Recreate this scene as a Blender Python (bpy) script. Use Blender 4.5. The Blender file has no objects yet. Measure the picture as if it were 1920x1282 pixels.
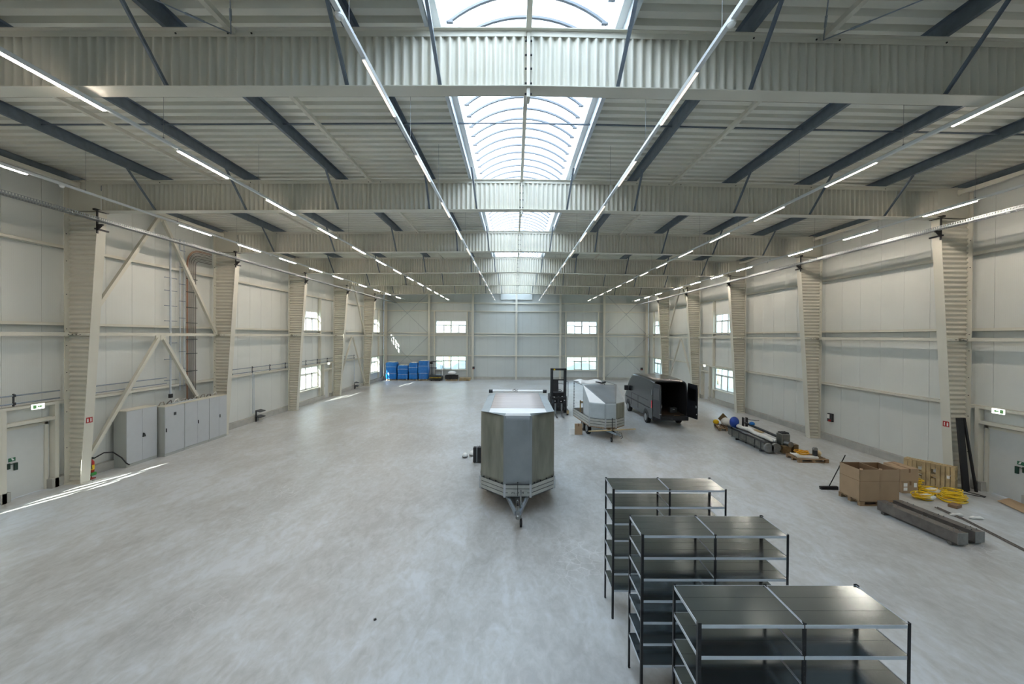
import bpy, bmesh, math, random
from mathutils import Vector, Matrix
random.seed(7)
PI = math.pi
scn = bpy.context.scene
COL = scn.collection
# ------------------------------------------------------------------ camera, world, sun, exposure
F_PX, YAW, PIT, ROL, CX, CY, CAM_H = 747.0, .0068, .0071, .0061, 969.68, 635.42, 5.0
cam_d = bpy.data.cameras.new('camera'); cam = bpy.data.objects.new('camera', cam_d); COL.objects.link(cam)
cam_d.sensor_width = 36.0; cam_d.sensor_fit = 'HORIZONTAL'; cam_d.lens = F_PX / 1920 * 36.0
cam_d.shift_x = -(CX - 960) / 1920; cam_d.shift_y = (CY - 641) / 1920
cam_d.clip_start = .05; cam_d.clip_end = 500
Fv = Vector((math.sin(YAW) * math.cos(PIT), math.cos(YAW) * math.cos(PIT), -math.sin(PIT)))
Rv = Vector((math.cos(YAW), -math.sin(YAW), 0)); Uv = Rv.cross(Fv)
R2 = Rv * math.cos(ROL) + Uv * math.sin(ROL); U2 = -Rv * math.sin(ROL) + Uv * math.cos(ROL)
cam.matrix_world = Matrix(((R2.x, U2.x, -Fv.x, 0), (R2.y, U2.y, -Fv.y, 0), (R2.z, U2.z, -Fv.z, CAM_H), (0, 0, 0, 1)))
scn.camera = cam
scn.view_settings.view_transform = 'Standard'; scn.view_settings.look = 'None'
scn.view_settings.gamma = 1.0; scn.view_settings.use_curve_mapping = False
scn.view_settings.exposure = 0.0
SKY_STRENGTH = 5.0
SUN_STRENGTH = 30.0
LAMP_OUTER, LAMP_MID, LAMP_MID_R, LAMP_INNER = 200.0, 125.0, 14.0, 1.3   # rows by the walls run at full power, rows by the skylight are dimmed
w = bpy.data.worlds.new('World'); scn.world = w; w.use_nodes = True
nt = w.node_tree; bg = nt.nodes['Background']
tc = nt.nodes.new('ShaderNodeTexCoord'); sep = nt.nodes.new('ShaderNodeSeparateXYZ'); cr = nt.nodes.new('ShaderNodeValToRGB')
nt.links.new(tc.outputs['Generated'], sep.inputs[0]); nt.links.new(sep.outputs['Z'], cr.inputs[0]); nt.links.new(cr.outputs[0], bg.inputs['Color'])
cr.color_ramp.elements[0].position = 0.0; cr.color_ramp.elements[0].color = (.69, .84, 1.0, 1)
cr.color_ramp.elements[1].position = .7; cr.color_ramp.elements[1].color = (.46, .70, 1.0, 1)
bg.inputs['Strength'].default_value = SKY_STRENGTH
sd = bpy.data.lights.new('sun', 'SUN'); sd.energy = SUN_STRENGTH; sd.angle = math.radians(.6); sd.color = (1.0, .95, .86)
sun = bpy.data.objects.new('sun', sd); COL.objects.link(sun); sun.location = (-10, -30, 22)
sun.rotation_euler = Vector((.33, 1.0, -.50)).to_track_quat('-Z', 'Y').to_euler()
cy = scn.cycles
cy.use_denoising = True
cy.max_bounces = 8; cy.diffuse_bounces = 5; cy.glossy_bounces = 4; cy.transmission_bounces = 6; cy.transparent_max_bounces = 12
cy.sample_clamp_indirect = 6.0
cy.caustics_reflective = False; cy.caustics_refractive = False

# ------------------------------------------------------------------ helpers
def c3(h):
    v = [int(h[i:i + 2], 16) / 255 for i in (0, 2, 4)]
    return tuple(x / 12.92 if x <= .04045 else ((x + .055) / 1.055) ** 2.4 for x in v)

def mat(name, col, rough=.5, metal=0.0, var=0.0, scale=4.0, bump=0.0, bscale=30.0, rvar=0.0, stretch=(1, 1, 1), spec=.5, col2=None, coord='Object', detail=5):
    m = bpy.data.materials.new(name); m.use_nodes = True; nt = m.node_tree; b = nt.nodes['Principled BSDF']
    if isinstance(col, str): col = c3(col)
    if isinstance(col2, str): col2 = c3(col2)
    b.inputs['Base Color'].default_value = (*col, 1); b.inputs['Roughness'].default_value = rough
    b.inputs['Metallic'].default_value = metal; b.inputs['Specular IOR Level'].default_value = spec
    tc = nt.nodes.new('ShaderNodeTexCoord'); mp = nt.nodes.new('ShaderNodeMapping'); mp.inputs['Scale'].default_value = stretch
    nt.links.new(tc.outputs[coord], mp.inputs[0])
    nz = nt.nodes.new('ShaderNodeTexNoise'); nz.inputs['Scale'].default_value = scale; nz.inputs['Detail'].default_value = detail
    nt.links.new(mp.outputs[0], nz.inputs['Vector'])
    if var or col2:
        r = nt.nodes.new('ShaderNodeValToRGB')
        r.color_ramp.elements[0].position = .3; r.color_ramp.elements[1].position = .7
        a = col2 if col2 else tuple(max(0, x * (1 - var)) for x in col)
        bb = col if col2 else tuple(min(1, x * (1 + var)) for x in col)
        r.color_ramp.elements[0].color = (*a, 1); r.color_ramp.elements[1].color = (*bb, 1)
        nt.links.new(nz.outputs['Fac'], r.inputs[0]); nt.links.new(r.outputs[0], b.inputs['Base Color'])
    if rvar:
        mr = nt.nodes.new('ShaderNodeMapRange'); mr.inputs['To Min'].default_value = rough - rvar; mr.inputs['To Max'].default_value = rough + rvar
        mr.inputs['From Min'].default_value = .3; mr.inputs['From Max'].default_value = .7
        nt.links.new(nz.outputs['Fac'], mr.inputs['Value']); nt.links.new(mr.outputs[0], b.inputs['Roughness'])
    if bump:
        n2 = nt.nodes.new('ShaderNodeTexNoise'); n2.inputs['Scale'].default_value = bscale; nt.links.new(mp.outputs[0], n2.inputs['Vector'])
        bp = nt.nodes.new('ShaderNodeBump'); bp.inputs['Strength'].default_value = bump; bp.inputs['Distance'].default_value = .02
        nt.links.new(n2.outputs['Fac'], bp.inputs['Height']); nt.links.new(bp.outputs[0], b.inputs['Normal'])
    return m

def emit(name, col, strength):
    m = bpy.data.materials.new(name); m.use_nodes = True; nt = m.node_tree
    b = nt.nodes['Principled BSDF']; b.inputs['Base Color'].default_value = (*col, 1)
    b.inputs['Emission Color'].default_value = (*col, 1); b.inputs['Emission Strength'].default_value = strength
    return m

class MB:
    def __init__(s): s.v = []; s.f = []; s.sm = False
    def add(s, vs, fs):
        n = len(s.v); s.v += [tuple(v) for v in vs]; s.f += [tuple(i + n for i in f) for f in fs]; return s
    def box(s, x0, x1, y0, y1, z0, z1):
        if x0 > x1: x0, x1 = x1, x0
        if y0 > y1: y0, y1 = y1, y0
        if z0 > z1: z0, z1 = z1, z0
        v = [(x, y, z) for z in (z0, z1) for y in (y0, y1) for x in (x0, x1)]
        return s.add(v, [(0, 2, 3, 1), (4, 5, 7, 6), (0, 1, 5, 4), (2, 6, 7, 3), (0, 4, 6, 2), (1, 3, 7, 5)])
    def cbox(s, cx, cy, cz, sx, sy, sz): return s.box(cx - sx / 2, cx + sx / 2, cy - sy / 2, cy + sy / 2, cz - sz / 2, cz + sz / 2)
    def obox(s, c, sx, sy, sz, rot=(0, 0, 0)):
        M = Matrix.Translation(c) @ __import__('mathutils').Euler(rot).to_matrix().to_4x4()
        v = [M @ Vector((x, y, z)) for z in (-sz / 2, sz / 2) for y in (-sy / 2, sy / 2) for x in (-sx / 2, sx / 2)]
        return s.add(v, [(0, 2, 3, 1), (4, 5, 7, 6), (0, 1, 5, 4), (2, 6, 7, 3), (0, 4, 6, 2), (1, 3, 7, 5)])
    def bar(s, p0, p1, w, h, up=(0, 0, 1)):
        p0, p1 = Vector(p0), Vector(p1); d = (p1 - p0).normalized(); u = Vector(up)
        if abs(d.dot(u)) > .98: u = Vector((0, 1, 0))
        r = d.cross(u).normalized(); u = r.cross(d).normalized()
        v = [p + r * a * w / 2 + u * b * h / 2 for p in (p0, p1) for a, b in ((-1, -1), (1, -1), (1, 1), (-1, 1))]
        return s.add(v, [(0, 1, 2, 3), (7, 6, 5, 4), (0, 4, 5, 1), (1, 5, 6, 2), (2, 6, 7, 3), (3, 7, 4, 0)])
    def tube(s, pts, r, n=8, cap=True, closed=False):
        pts = [Vector(p) for p in pts]; rs = r if isinstance(r, (list, tuple)) else [r] * len(pts)
        m = len(pts); rings = []; u = None
        for i, p in enumerate(pts):
            if closed: d = pts[(i + 1) % m] - pts[i - 1]
            else: d = pts[min(i + 1, m - 1)] - pts[max(i - 1, 0)]
            d.normalize()
            if u is None:
                u = Vector((0, 0, 1)) if abs(d.z) < .9 else Vector((1, 0, 0))
            u = (u - d * d.dot(u)).normalized(); q = d.cross(u)
            rings.append([p + (u * math.cos(2 * PI * k / n) + q * math.sin(2 * PI * k / n)) * rs[i] for k in range(n)])
        vs = [v for rg in rings for v in rg]; fs = []
        for i in range(m if closed else m - 1):
            j = (i + 1) % m
            for k in range(n): fs.append((i * n + k, i * n + (k + 1) % n, j * n + (k + 1) % n, j * n + k))
        if cap and not closed: fs += [tuple(range(n - 1, -1, -1)), tuple((m - 1) * n + k for k in range(n))]
        return s.add(vs, fs)
    def cyl(s, c, r, h, axis='z', n=16, r2=None):
        a = {'x': Vector((1, 0, 0)), 'y': Vector((0, 1, 0)), 'z': Vector((0, 0, 1))}[axis]; c = Vector(c)
        return s.tube([c - a * h / 2, c + a * h / 2], [r, r if r2 is None else r2], n)
    def prism(s, poly, a0, a1, axis='y'):
        """poly: 2D outline; extruded along axis. axis y: (x,z); x: (y,z); z: (x,y)"""
        def P(p, a): return {'y': (p[0], a, p[1]), 'x': (a, p[0], p[1]), 'z': (p[0], p[1], a)}[axis]
        n = len(poly); v = [P(p, a0) for p in poly] + [P(p, a1) for p in poly]
        return s.add(v, [tuple(range(n)), tuple(range(2 * n - 1, n - 1, -1))] + [(i, i + n, (i + 1) % n + n, (i + 1) % n) for i in range(n)])
    def grid(s, rows):
        n = len(rows[0]); v = [p for r in rows for p in r]
        return s.add(v, [(i * n + j, i * n + j + 1, (i + 1) * n + j + 1, (i + 1) * n + j) for i in range(len(rows) - 1) for j in range(n - 1)])
    def sphere(s, c, r, seg=16, rings=10, sc=(1, 1, 1), jit=0):
        v = []; f = []
        for i in range(rings + 1):
            t = PI * i / rings
            for j in range(seg):
                a = 2 * PI * j / seg; q = 1 + (random.uniform(-jit, jit) if jit else 0)
                v.append((c[0] + r * sc[0] * q * math.sin(t) * math.cos(a), c[1] + r * sc[1] * q * math.sin(t) * math.sin(a), c[2] + r * sc[2] * q * math.cos(t)))
        for i in range(rings):
            for j in range(seg): f.append((i * seg + j, (i + 1) * seg + j, (i + 1) * seg + (j + 1) % seg, i * seg + (j + 1) % seg))
        return s.add(v, f)
    def build(s, name, m, parent=None, smooth=False, bevel=0, solid=0, sub=0, local=False, fixn=True):
        """vertices are world positions unless local (then relative to the parent)"""
        if parent is None:
            xs, ys, zs = zip(*s.v); o0 = Vector(((min(xs) + max(xs)) / 2, (min(ys) + max(ys)) / 2, min(zs)))
        else:
            o0 = Vector((0, 0, 0)) if local else ORG.get(parent.name, Vector((0, 0, 0)))
        me = bpy.data.meshes.new(name); me.from_pydata([Vector(v) - o0 for v in s.v], [], s.f)
        if fixn:
            b = bmesh.new(); b.from_mesh(me); bmesh.ops.remove_doubles(b, verts=b.verts, dist=1e-5) if smooth else None
            bmesh.ops.recalc_face_normals(b, faces=b.faces); b.to_mesh(me); b.free()
        me.materials.append(m)
        if smooth:
            for p in me.polygons: p.use_smooth = True
        o = bpy.data.objects.new(name, me); COL.objects.link(o)
        if parent is None: o.location = o0; ORG[o.name] = o0
        else: o.parent = parent; ORG[o.name] = o0
        if smooth and smooth != 'all':
            e = o.modifiers.new('split', 'EDGE_SPLIT'); e.split_angle = math.radians(38)
        if solid: x = o.modifiers.new('solid', 'SOLIDIFY'); x.thickness = solid; x.offset = 0
        if bevel: x = o.modifiers.new('bevel', 'BEVEL'); x.width = bevel; x.segments = 2; x.limit_method = 'ANGLE'
        if sub: x = o.modifiers.new('sub', 'SUBSURF'); x.levels = sub; x.render_levels = sub
        return o
ORG = {}

def tag(o, label=None, cat=None, group=None, kind=None):
    if label: o['label'] = label
    if cat: o['category'] = cat
    if group: o['group'] = group
    if kind: o['kind'] = kind
    return o

def thing(name, label, cat, loc=(0, 0, 0), rz=0, group=None):
    o = bpy.data.objects.new(name, None); o.empty_display_size = .1; COL.objects.link(o)
    o.location = loc; o.rotation_euler = (0, 0, rz); ORG[o.name] = Vector(loc)
    return tag(o, label, cat, group)

def dup(root, loc, rz=None, label=None, group=None):
    r = root.copy(); COL.objects.link(r); r.location = loc
    if rz is not None: r.rotation_euler = (0, 0, rz)
    if label: r['label'] = label
    if group: r['group'] = group
    ORG[r.name] = Vector(loc)
    for ch in root.children:
        c = ch.copy(); COL.objects.link(c); c.parent = r
        for g in ch.children:
            d = g.copy(); COL.objects.link(d); d.parent = c
    return r

NTH = ['first', 'second', 'third', 'fourth', 'fifth', 'sixth', 'seventh', 'eighth', 'ninth', 'tenth']
def text_mb(txt, size, name='lettering'):
    """flat lettering as mesh, local XZ plane (facing -Y), centred; returns verts, faces"""
    cu = bpy.data.curves.new(name, 'FONT'); cu.body = txt; cu.size = size; cu.align_x = 'CENTER'; cu.align_y = 'CENTER'; cu.extrude = .001
    o = bpy.data.objects.new(name, cu); COL.objects.link(o)
    dg = bpy.context.evaluated_depsgraph_get(); me = bpy.data.meshes.new_from_object(o.evaluated_get(dg))
    v = [tuple(q.co) for q in me.vertices]; f = [tuple(p.vertices) for p in me.polygons]
    bpy.data.objects.remove(o); return v, f

# ------------------------------------------------------------------ materials
def ribbed(name, col, axis, period=.05, strength=.25, rough=.45):
    m = mat(name, col, rough, var=.03, scale=.6)
    nt = m.node_tree; b = nt.nodes['Principled BSDF']
    tc = nt.nodes.new('ShaderNodeTexCoord'); wv = nt.nodes.new('ShaderNodeTexWave'); wv.bands_direction = axis
    wv.inputs['Scale'].default_value = 1 / period / 20 * 2 * PI / (2 * PI) * 1.0
    nt.links.new(tc.outputs['Object'], wv.inputs[0])
    wv.inputs['Scale'].default_value = (2 * PI / period) / 20
    bp = nt.nodes.new('ShaderNodeBump'); bp.inputs['Strength'].default_value = strength; bp.inputs['Distance'].default_value = .002
    nt.links.new(wv.outputs['Fac'], bp.inputs['Height']); nt.links.new(bp.outputs[0], b.inputs['Normal'])
    return m
M_PANEL_S = ribbed('sandwich_panel_side', 'D1D4D0', 'Y')
M_PANEL_F = ribbed('sandwich_panel_end', 'C0C6C5', 'X')
M_SEAM = mat('panel_seam', '8B8D8A', .7)
M_CREAM = mat('cream_frame_paint', 'CFCDC1', .42, var=.03, scale=1.5)
M_DECK = mat('roof_deck_paint', 'E0E0D6', .45, var=.05, scale=.8)
M_GALV = mat('galvanized_steel', '8A95A0', .42, metal=.55, var=.15, scale=9, rvar=.08)
M_GALV_D = mat('galvanized_purlin', '6F7A86', .5, metal=.45, var=.12, scale=6)
M_GALV_L = mat('zinc_curb', 'C3CCD4', .45, metal=.25, var=.06, scale=5)
M_ALU = mat('aluminium', 'B9BDC0', .35, metal=.7, var=.05, scale=6)
M_RIB = mat('skylight_rib', '6A7076', .6)
M_WHITE = mat('white_plastic', 'E6E8E6', .35)
M_RAIL = mat('light_rail_paint', 'DADFE2', .35, metal=.1)
M_BLACK = mat('black_plastic', '15171A', .45)
M_BOLT = mat('dark_bolt', '3A3A3C', .5, metal=.6)
M_PLINTH = mat('concrete_plinth', 'A9A9A3', .8, var=.1, scale=3, bump=.2, bscale=25)
M_WIRE = mat('steel_wire', '8F9294', .5, metal=.6)
M_GLOW = {k: emit('led_diffuser_' + k, (1.0, .86, .72), v) for k, v in (('outer', LAMP_OUTER), ('mid', LAMP_MID), ('mid_right', LAMP_MID_R), ('inner', LAMP_INNER))}

def glass_mat(name, tint=(1, 1, 1), refl=.06):
    m = bpy.data.materials.new(name); m.use_nodes = True; nt = m.node_tree; nt.nodes.remove(nt.nodes['Principled BSDF'])
    o = nt.nodes['Material Output']; t = nt.nodes.new('ShaderNodeBsdfTransparent'); t.inputs[0].default_value = (*tint, 1)
    g = nt.nodes.new('ShaderNodeBsdfGlossy'); g.inputs['Roughness'].default_value = .03
    mx = nt.nodes.new('ShaderNodeMixShader'); mx.inputs[0].default_value = refl
    nt.links.new(t.outputs[0], mx.inputs[1]); nt.links.new(g.outputs[0], mx.inputs[2]); nt.links.new(mx.outputs[0], o.inputs[0])
    return m
M_GLASS = glass_mat('window_glass', (.93, .96, .95))
def opal_mat():
    m = bpy.data.materials.new('opal_skylight_sheet'); m.use_nodes = True; nt = m.node_tree; nt.nodes.remove(nt.nodes['Principled BSDF'])
    o = nt.nodes['Material Output']; t = nt.nodes.new('ShaderNodeBsdfTranslucent'); t.inputs[0].default_value = (.93, .97, 1.0, 1)
    d = nt.nodes.new('ShaderNodeBsdfDiffuse'); d.inputs[0].default_value = (.9, .93, .95, 1)
    mx = nt.nodes.new('ShaderNodeMixShader'); mx.inputs[0].default_value = .12
    nt.links.new(t.outputs[0], mx.inputs[1]); nt.links.new(d.outputs[0], mx.inputs[2]); nt.links.new(mx.outputs[0], o.inputs[0])
    return m
M_OPAL = opal_mat()

def floor_mat():
    m = bpy.data.materials.new('polished_concrete'); m.use_nodes = True; nt = m.node_tree; b = nt.nodes['Principled BSDF']
    tc = nt.nodes.new('ShaderNodeTexCoord')
    def noise(scale, stretch, rot=0, detail=6, dist=0.0, rough=.55):
        mp = nt.nodes.new('ShaderNodeMapping'); mp.inputs['Scale'].default_value = stretch; mp.inputs['Rotation'].default_value = (0, 0, rot)
        nt.links.new(tc.outputs['Object'], mp.inputs[0]); n = nt.nodes.new('ShaderNodeTexNoise'); n.inputs['Scale'].default_value = scale
        n.inputs['Detail'].default_value = detail; n.inputs['Distortion'].default_value = dist; n.inputs['Roughness'].default_value = rough
        nt.links.new(mp.outputs[0], n.inputs['Vector']); return n
    a = noise(.30, (1, .7, 1), .3, 6, .8); c = noise(2.2, (1, .45, 1), -.35, 8, 1.2); d = noise(9, (1, .6, 1), .8, 8, .6)
    mix = nt.nodes.new('ShaderNodeMath'); mix.operation = 'MULTIPLY_ADD'; mix.inputs[1].default_value = .9; nt.links.new(c.outputs['Fac'], mix.inputs[0]); nt.links.new(a.outputs['Fac'], mix.inputs[2])
    mx2 = nt.nodes.new('ShaderNodeMath'); mx2.operation = 'MULTIPLY_ADD'; mx2.inputs[1].default_value = .55; nt.links.new(d.outputs['Fac'], mx2.inputs[0]); nt.links.new(mix.outputs[0], mx2.inputs[2])
    r = nt.nodes.new('ShaderNodeValToRGB'); r.color_ramp.elements[0].position = .93; r.color_ramp.elements[0].color = (*c3('9FA09F'), 1)
    r.color_ramp.elements[1].position = 1.52; r.color_ramp.elements[1].color = (*c3('C0C5C9'), 1)
    sc = nt.nodes.new('ShaderNodeMath'); sc.operation = 'MULTIPLY'; sc.inputs[1].default_value = .62; nt.links.new(mx2.outputs[0], sc.inputs[0])
    r.color_ramp.elements[0].position = .60; r.color_ramp.elements[1].position = .92
    e = r.color_ramp.elements.new(.76); e.color = (*c3('B0B3B3'), 1)
    nt.links.new(sc.outputs[0], r.inputs[0])
    # pale scuffed patch and hairline cracks
    vo = nt.nodes.new('ShaderNodeTexVoronoi'); vo.feature = 'DISTANCE_TO_EDGE'; vo.inputs['Scale'].default_value = 5.0
    nw = noise(1.5, (1, 1, 1), 0, 4, 0); va = nt.nodes.new('ShaderNodeMixRGB'); va.inputs[0].default_value = .25
    nt.links.new(tc.outputs['Object'], va.inputs[1]); nt.links.new(nw.outputs['Color'], va.inputs[2]); nt.links.new(va.outputs[0], vo.inputs['Vector'])
    lt = nt.nodes.new('ShaderNodeMapRange'); lt.inputs['From Min'].default_value = 0; lt.inputs['From Max'].default_value = .05; lt.inputs['To Min'].default_value = 1; lt.inputs['To Max'].default_value = 0
    nt.links.new(vo.outputs['Distance'], lt.inputs['Value'])
    mk = noise(.35, (1, 1, 1), 0, 3, 0); mm = nt.nodes.new('ShaderNodeMapRange'); mm.inputs['From Min'].default_value = .56; mm.inputs['From Max'].default_value = .68
    nt.links.new(mk.outputs['Fac'], mm.inputs['Value'])
    ml = nt.nodes.new('ShaderNodeMath'); ml.operation = 'MULTIPLY'; nt.links.new(lt.outputs[0], ml.inputs[0]); nt.links.new(mm.outputs[0], ml.inputs[1])
    m3 = nt.nodes.new('ShaderNodeMath'); m3.operation = 'MULTIPLY'; m3.inputs[1].default_value = .35; nt.links.new(ml.outputs[0], m3.inputs[0])
    mc = nt.nodes.new('ShaderNodeMixRGB'); mc.inputs[2].default_value = (*c3('E2E4E6'), 1); nt.links.new(m3.outputs[0], mc.inputs[0]); nt.links.new(r.outputs[0], mc.inputs[1])
    nt.links.new(mc.outputs[0], b.inputs['Base Color'])
    rr = nt.nodes.new('ShaderNodeMapRange'); rr.inputs['From Min'].default_value = .3; rr.inputs['From Max'].default_value = .7; rr.inputs['To Min'].default_value = .30; rr.inputs['To Max'].default_value = .46
    nt.links.new(c.outputs['Fac'], rr.inputs['Value']); nt.links.new(rr.outputs[0], b.inputs['Roughness'])
    bp = nt.nodes.new('ShaderNodeBump'); bp.inputs['Strength'].default_value = .08; bp.inputs['Distance'].default_value = .02; nt.links.new(d.outputs['Fac'], bp.inputs['Height']); nt.links.new(bp.outputs[0], b.inputs['Normal'])
    b.inputs['Specular IOR Level'].default_value = .55
    return m
M_FLOOR = floor_mat()

# ------------------------------------------------------------------ hall dimensions
XL, XR, XC = -14.87, 15.33, .21
FY = {k: 13.40 + 6.523 * (k - 1) for k in range(-1, 7)}      # frame planes; 0 is the nearest girder in view, 6 the end wall
Y_BACK, Y_END = -6.2, 45.87
def zb(x): return 9.225 - .012 * abs(x - XC)                # girder underside
def zt(x): return 10.235 - .012 * abs(x - XC)               # girder top
def zd(x): return 10.50 - .012 * abs(x - XC)                # roof deck underside
WT = .20

def struct(mb, name, m, parent=None, **k):
    o = mb.build(name, m, parent, **k); o['kind'] = 'structure'; return o

struct(MB().box(XL - .4, XR + .4, Y_BACK - .4, Y_END + .5, -.25, 0), 'floor', M_FLOOR)

# ---- walls: vertical sandwich panels with open joints, cut around windows and doors
def panel_wall(name, m, along, a0, a1, plane, out, opens, ztop, step=1.0, gap=.008, zbot=.30):
    """along 'y': wall in plane x=plane, thickness towards 'out'."""
    mb = MB(); sm = MB()
    cuts = sorted(set([a0, a1] + [c for o in opens for c in o[:2]] + [a0 + step * i for i in range(int((a1 - a0) / step) + 1)]))
    cuts = [c for i, c in enumerate(cuts) if i == 0 or c - cuts[i - 1] > .02]
    edge = set(round(c, 3) for o in opens for c in o[:2])
    th = .12 * out
    for c0, c1 in zip(cuts, cuts[1:]):
        mid = (c0 + c1) / 2; iv = sorted([(o[2], o[3]) for o in opens if o[0] < mid < o[1]]); z = zbot; segs = []
        for u, v in iv:
            if u > z: segs.append((z, u))
            z = max(z, v)
        segs.append((z, None))
        g0 = 0 if round(c0, 3) in edge else gap / 2; g1 = 0 if round(c1, 3) in edge else gap / 2
        for u, v in segs:
            vv = ztop(mid) if v is None else v
            if along == 'y':
                mb.box(plane, plane + th, c0 + g0, c1 - g1, u, vv); sm.box(plane + th * .1, plane + th * .9, c0, c1, u, vv)
            else:
                mb.box(c0 + g0, c1 - g1, plane, plane + th, u, vv); sm.box(c0, c1, plane + th * .1, plane + th * .9, u, vv)
    w = struct(mb, name, m); struct(sm, 'trim_' + name.split('_')[1], M_SEAM)
    return w
BAYW = [(8.0, 11.5), (27.1, 30.6), (40.4, 43.9)]            # window spans along the side walls
DL = [(11.87, 12.89), (31.42, 32.44)]; DR = [(11.9, 12.92), (31.42, 32.44)]
def side_open(doors): return [(a, b, 1.02, 2.66) for a, b in BAYW] + [(a, b, 5.15, 6.75) for a, b in BAYW[1:]] + [(a, b, 0, 2.12) for a, b in doors]
PL, PR, PE = XL - WT, XR + WT, Y_END + WT
panel_wall('wall_left', M_PANEL_S, 'y', Y_BACK, PE, PL, -1, side_open(DL), lambda y: 10.45)
panel_wall('wall_right', M_PANEL_S, 'y', Y_BACK, PE, PR, 1, side_open(DR), lambda y: 10.45)
EW = [(-9.06, -5.58), (6.05, 9.53)]
panel_wall('wall_end', M_PANEL_F, 'x', PL, PR, PE, 1, [(a, b, 1.12, 2.64) for a, b in EW] + [(a, b, 5.2, 6.73) for a, b in EW], lambda x: zd(x) + .1)
struct(MB().box(PL, PR, Y_BACK - .15, Y_BACK, 0, 10.7), 'wall_back', M_PANEL_F)
# concrete plinths (left, right, end), interrupted at doors
def plinth(name, boxes):
    mb = MB()
    for b in boxes:
        x0, x1, y0, y1 = b
        if abs(y1 - y0) > abs(x1 - x0):
            n = max(1, round((y1 - y0) / 2.17))
            for i in range(n):
                s = (y1 - y0) / n; mb.box(x0, x1, y0 + i * s + .006, y0 + (i + 1) * s - .006, 0, .30)
        else:
            n = max(1, round((x1 - x0) / 2.5))
            for i in range(n):
                s = (x1 - x0) / n; mb.box(x0 + i * s + .006, x0 + (i + 1) * s - .006, y0, y1, 0, .30)
    struct(mb, name, M_PLINTH)
plinth('baseboard_left', [(PL - .1, XL, Y_BACK, DL[0][0] - .005), (PL - .1, XL, DL[0][1] + .005, DL[1][0] - .005), (PL - .1, XL, DL[1][1] + .005, Y_END)])
plinth('baseboard_right', [(XR, PR + .1, Y_BACK, DR[0][0] - .005), (XR, PR + .1, DR[0][1] + .005, DR[1][0] - .005), (XR, PR + .1, DR[1][1] + .005, Y_END)])
plinth('baseboard_end', [(PL, PR, Y_END, PE + .1)])

# ---- roof deck: trapezoidal sheet, ribs across the hall
def deck(x0, x1, name='ceiling'):
    P = .31; prof = []; y = Y_BACK - .1
    while y < PE + .2:
        prof += [(y, 0), (y + .15, 0), (y + .19, .13), (y + .27, .13)]; y += P
    mb = MB(); rows = [[(x, py, zd(x) + pz) for x in (x0, x1)] for py, pz in prof]
    mb.grid(rows); mb.add([(x0, Y_BACK - .2, zd(x0) + .2), (x1, Y_BACK - .2, zd(x1) + .2), (x1, PE + .3, zd(x1) + .2), (x0, PE + .3, zd(x0) + .2)], [(0, 1, 2, 3)])
    return struct(mb, name, M_DECK, fixn=False)
deck(PL - .2, -1.50); deck(1.92, PR + .2)
# roof ends above and beside the skylight
struct(MB().box(-1.62, 2.04, PE - .25, PE + .15, 9.2, 10.95), 'trim_skylight_end', M_PANEL_F)
struct(MB().box(-1.62, 2.04, Y_BACK - .15, Y_BACK + .05, 9.2, 10.95), 'trim_skylight_start', M_PANEL_F)

# ---- skylight vault
SKC, SKH, SKZ, SKR = XC, 1.52, 10.95, .56
sk = thing('skylight', 'long barrel-vaulted opal skylight running along the roof ridge', 'skylight', (SKC, 20, 10.5))
def arc(n, dz=0.0, dh=0.0):
    R = (SKH ** 2 + SKR ** 2) / (2 * SKR); cz = SKZ + SKR - R; a = math.asin(SKH / R)
    return [(SKC + (R + dz) * math.sin(-a + 2 * a * i / n), cz + (R + dz) * math.cos(-a + 2 * a * i / n)) for i in range(n + 1)]
ar = arc(16)
MB().grid([[(x, y, z) for x, z in ar] for y in (Y_BACK, PE)]).build('opal_sheet', M_OPAL, sk, smooth='all', fixn=False)
for s, nm in ((-1, 'left'), (1, 'right')):
    xi = SKC + s * (SKH + .02); xo = SKC + s * (SKH + .16)
    MB().box(xi, xo, Y_BACK, PE, 10.46, SKZ + .03).build('curb', M_WHITE, sk)
for ye in (Y_BACK, PE): MB().add([(x, ye, z) for x, z in ar], [tuple(range(17))]).build('end_sheet', M_OPAL, sk, fixn=False)
y = Y_BACK + .3; k = 0
while y < PE:
    rb = MB(); ai = arc(14, -.05); ao = arc(14, -.004)
    rows = [[(x, y - .028, z) for x, z in ao], [(x, y - .028, z) for x, z in ai], [(x, y + .028, z) for x, z in ai], [(x, y + .028, z) for x, z in ao]]
    rb.grid(rows)
    for s in (-1, 1): rb.cbox(SKC + s * (SKH - .05), y, SKZ - .01, .12, .06, .03)
    if k < 99: rb.build('rib', M_RIB, sk)
    y += .54; k += 1

# galvanized edge beams of the skylight (one each side), C profile
for s, x, nm in ((-1, -1.47, 'left'), (1, 1.89, 'right')):
    mb = MB(); mb.box(x - .01, x + .01, Y_BACK, PE, 10.22, 10.56); mb.box(x, x + s * .08, Y_BACK, PE, 10.22, 10.235); mb.box(x, x + s * .08, Y_BACK, PE, 10.545, 10.56)
    tag(mb.build('edge_beam', M_GALV_L), 'pale galvanized edge beam along the %s side of the skylight' % nm, 'beam', 'skylight edge beams')
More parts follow.
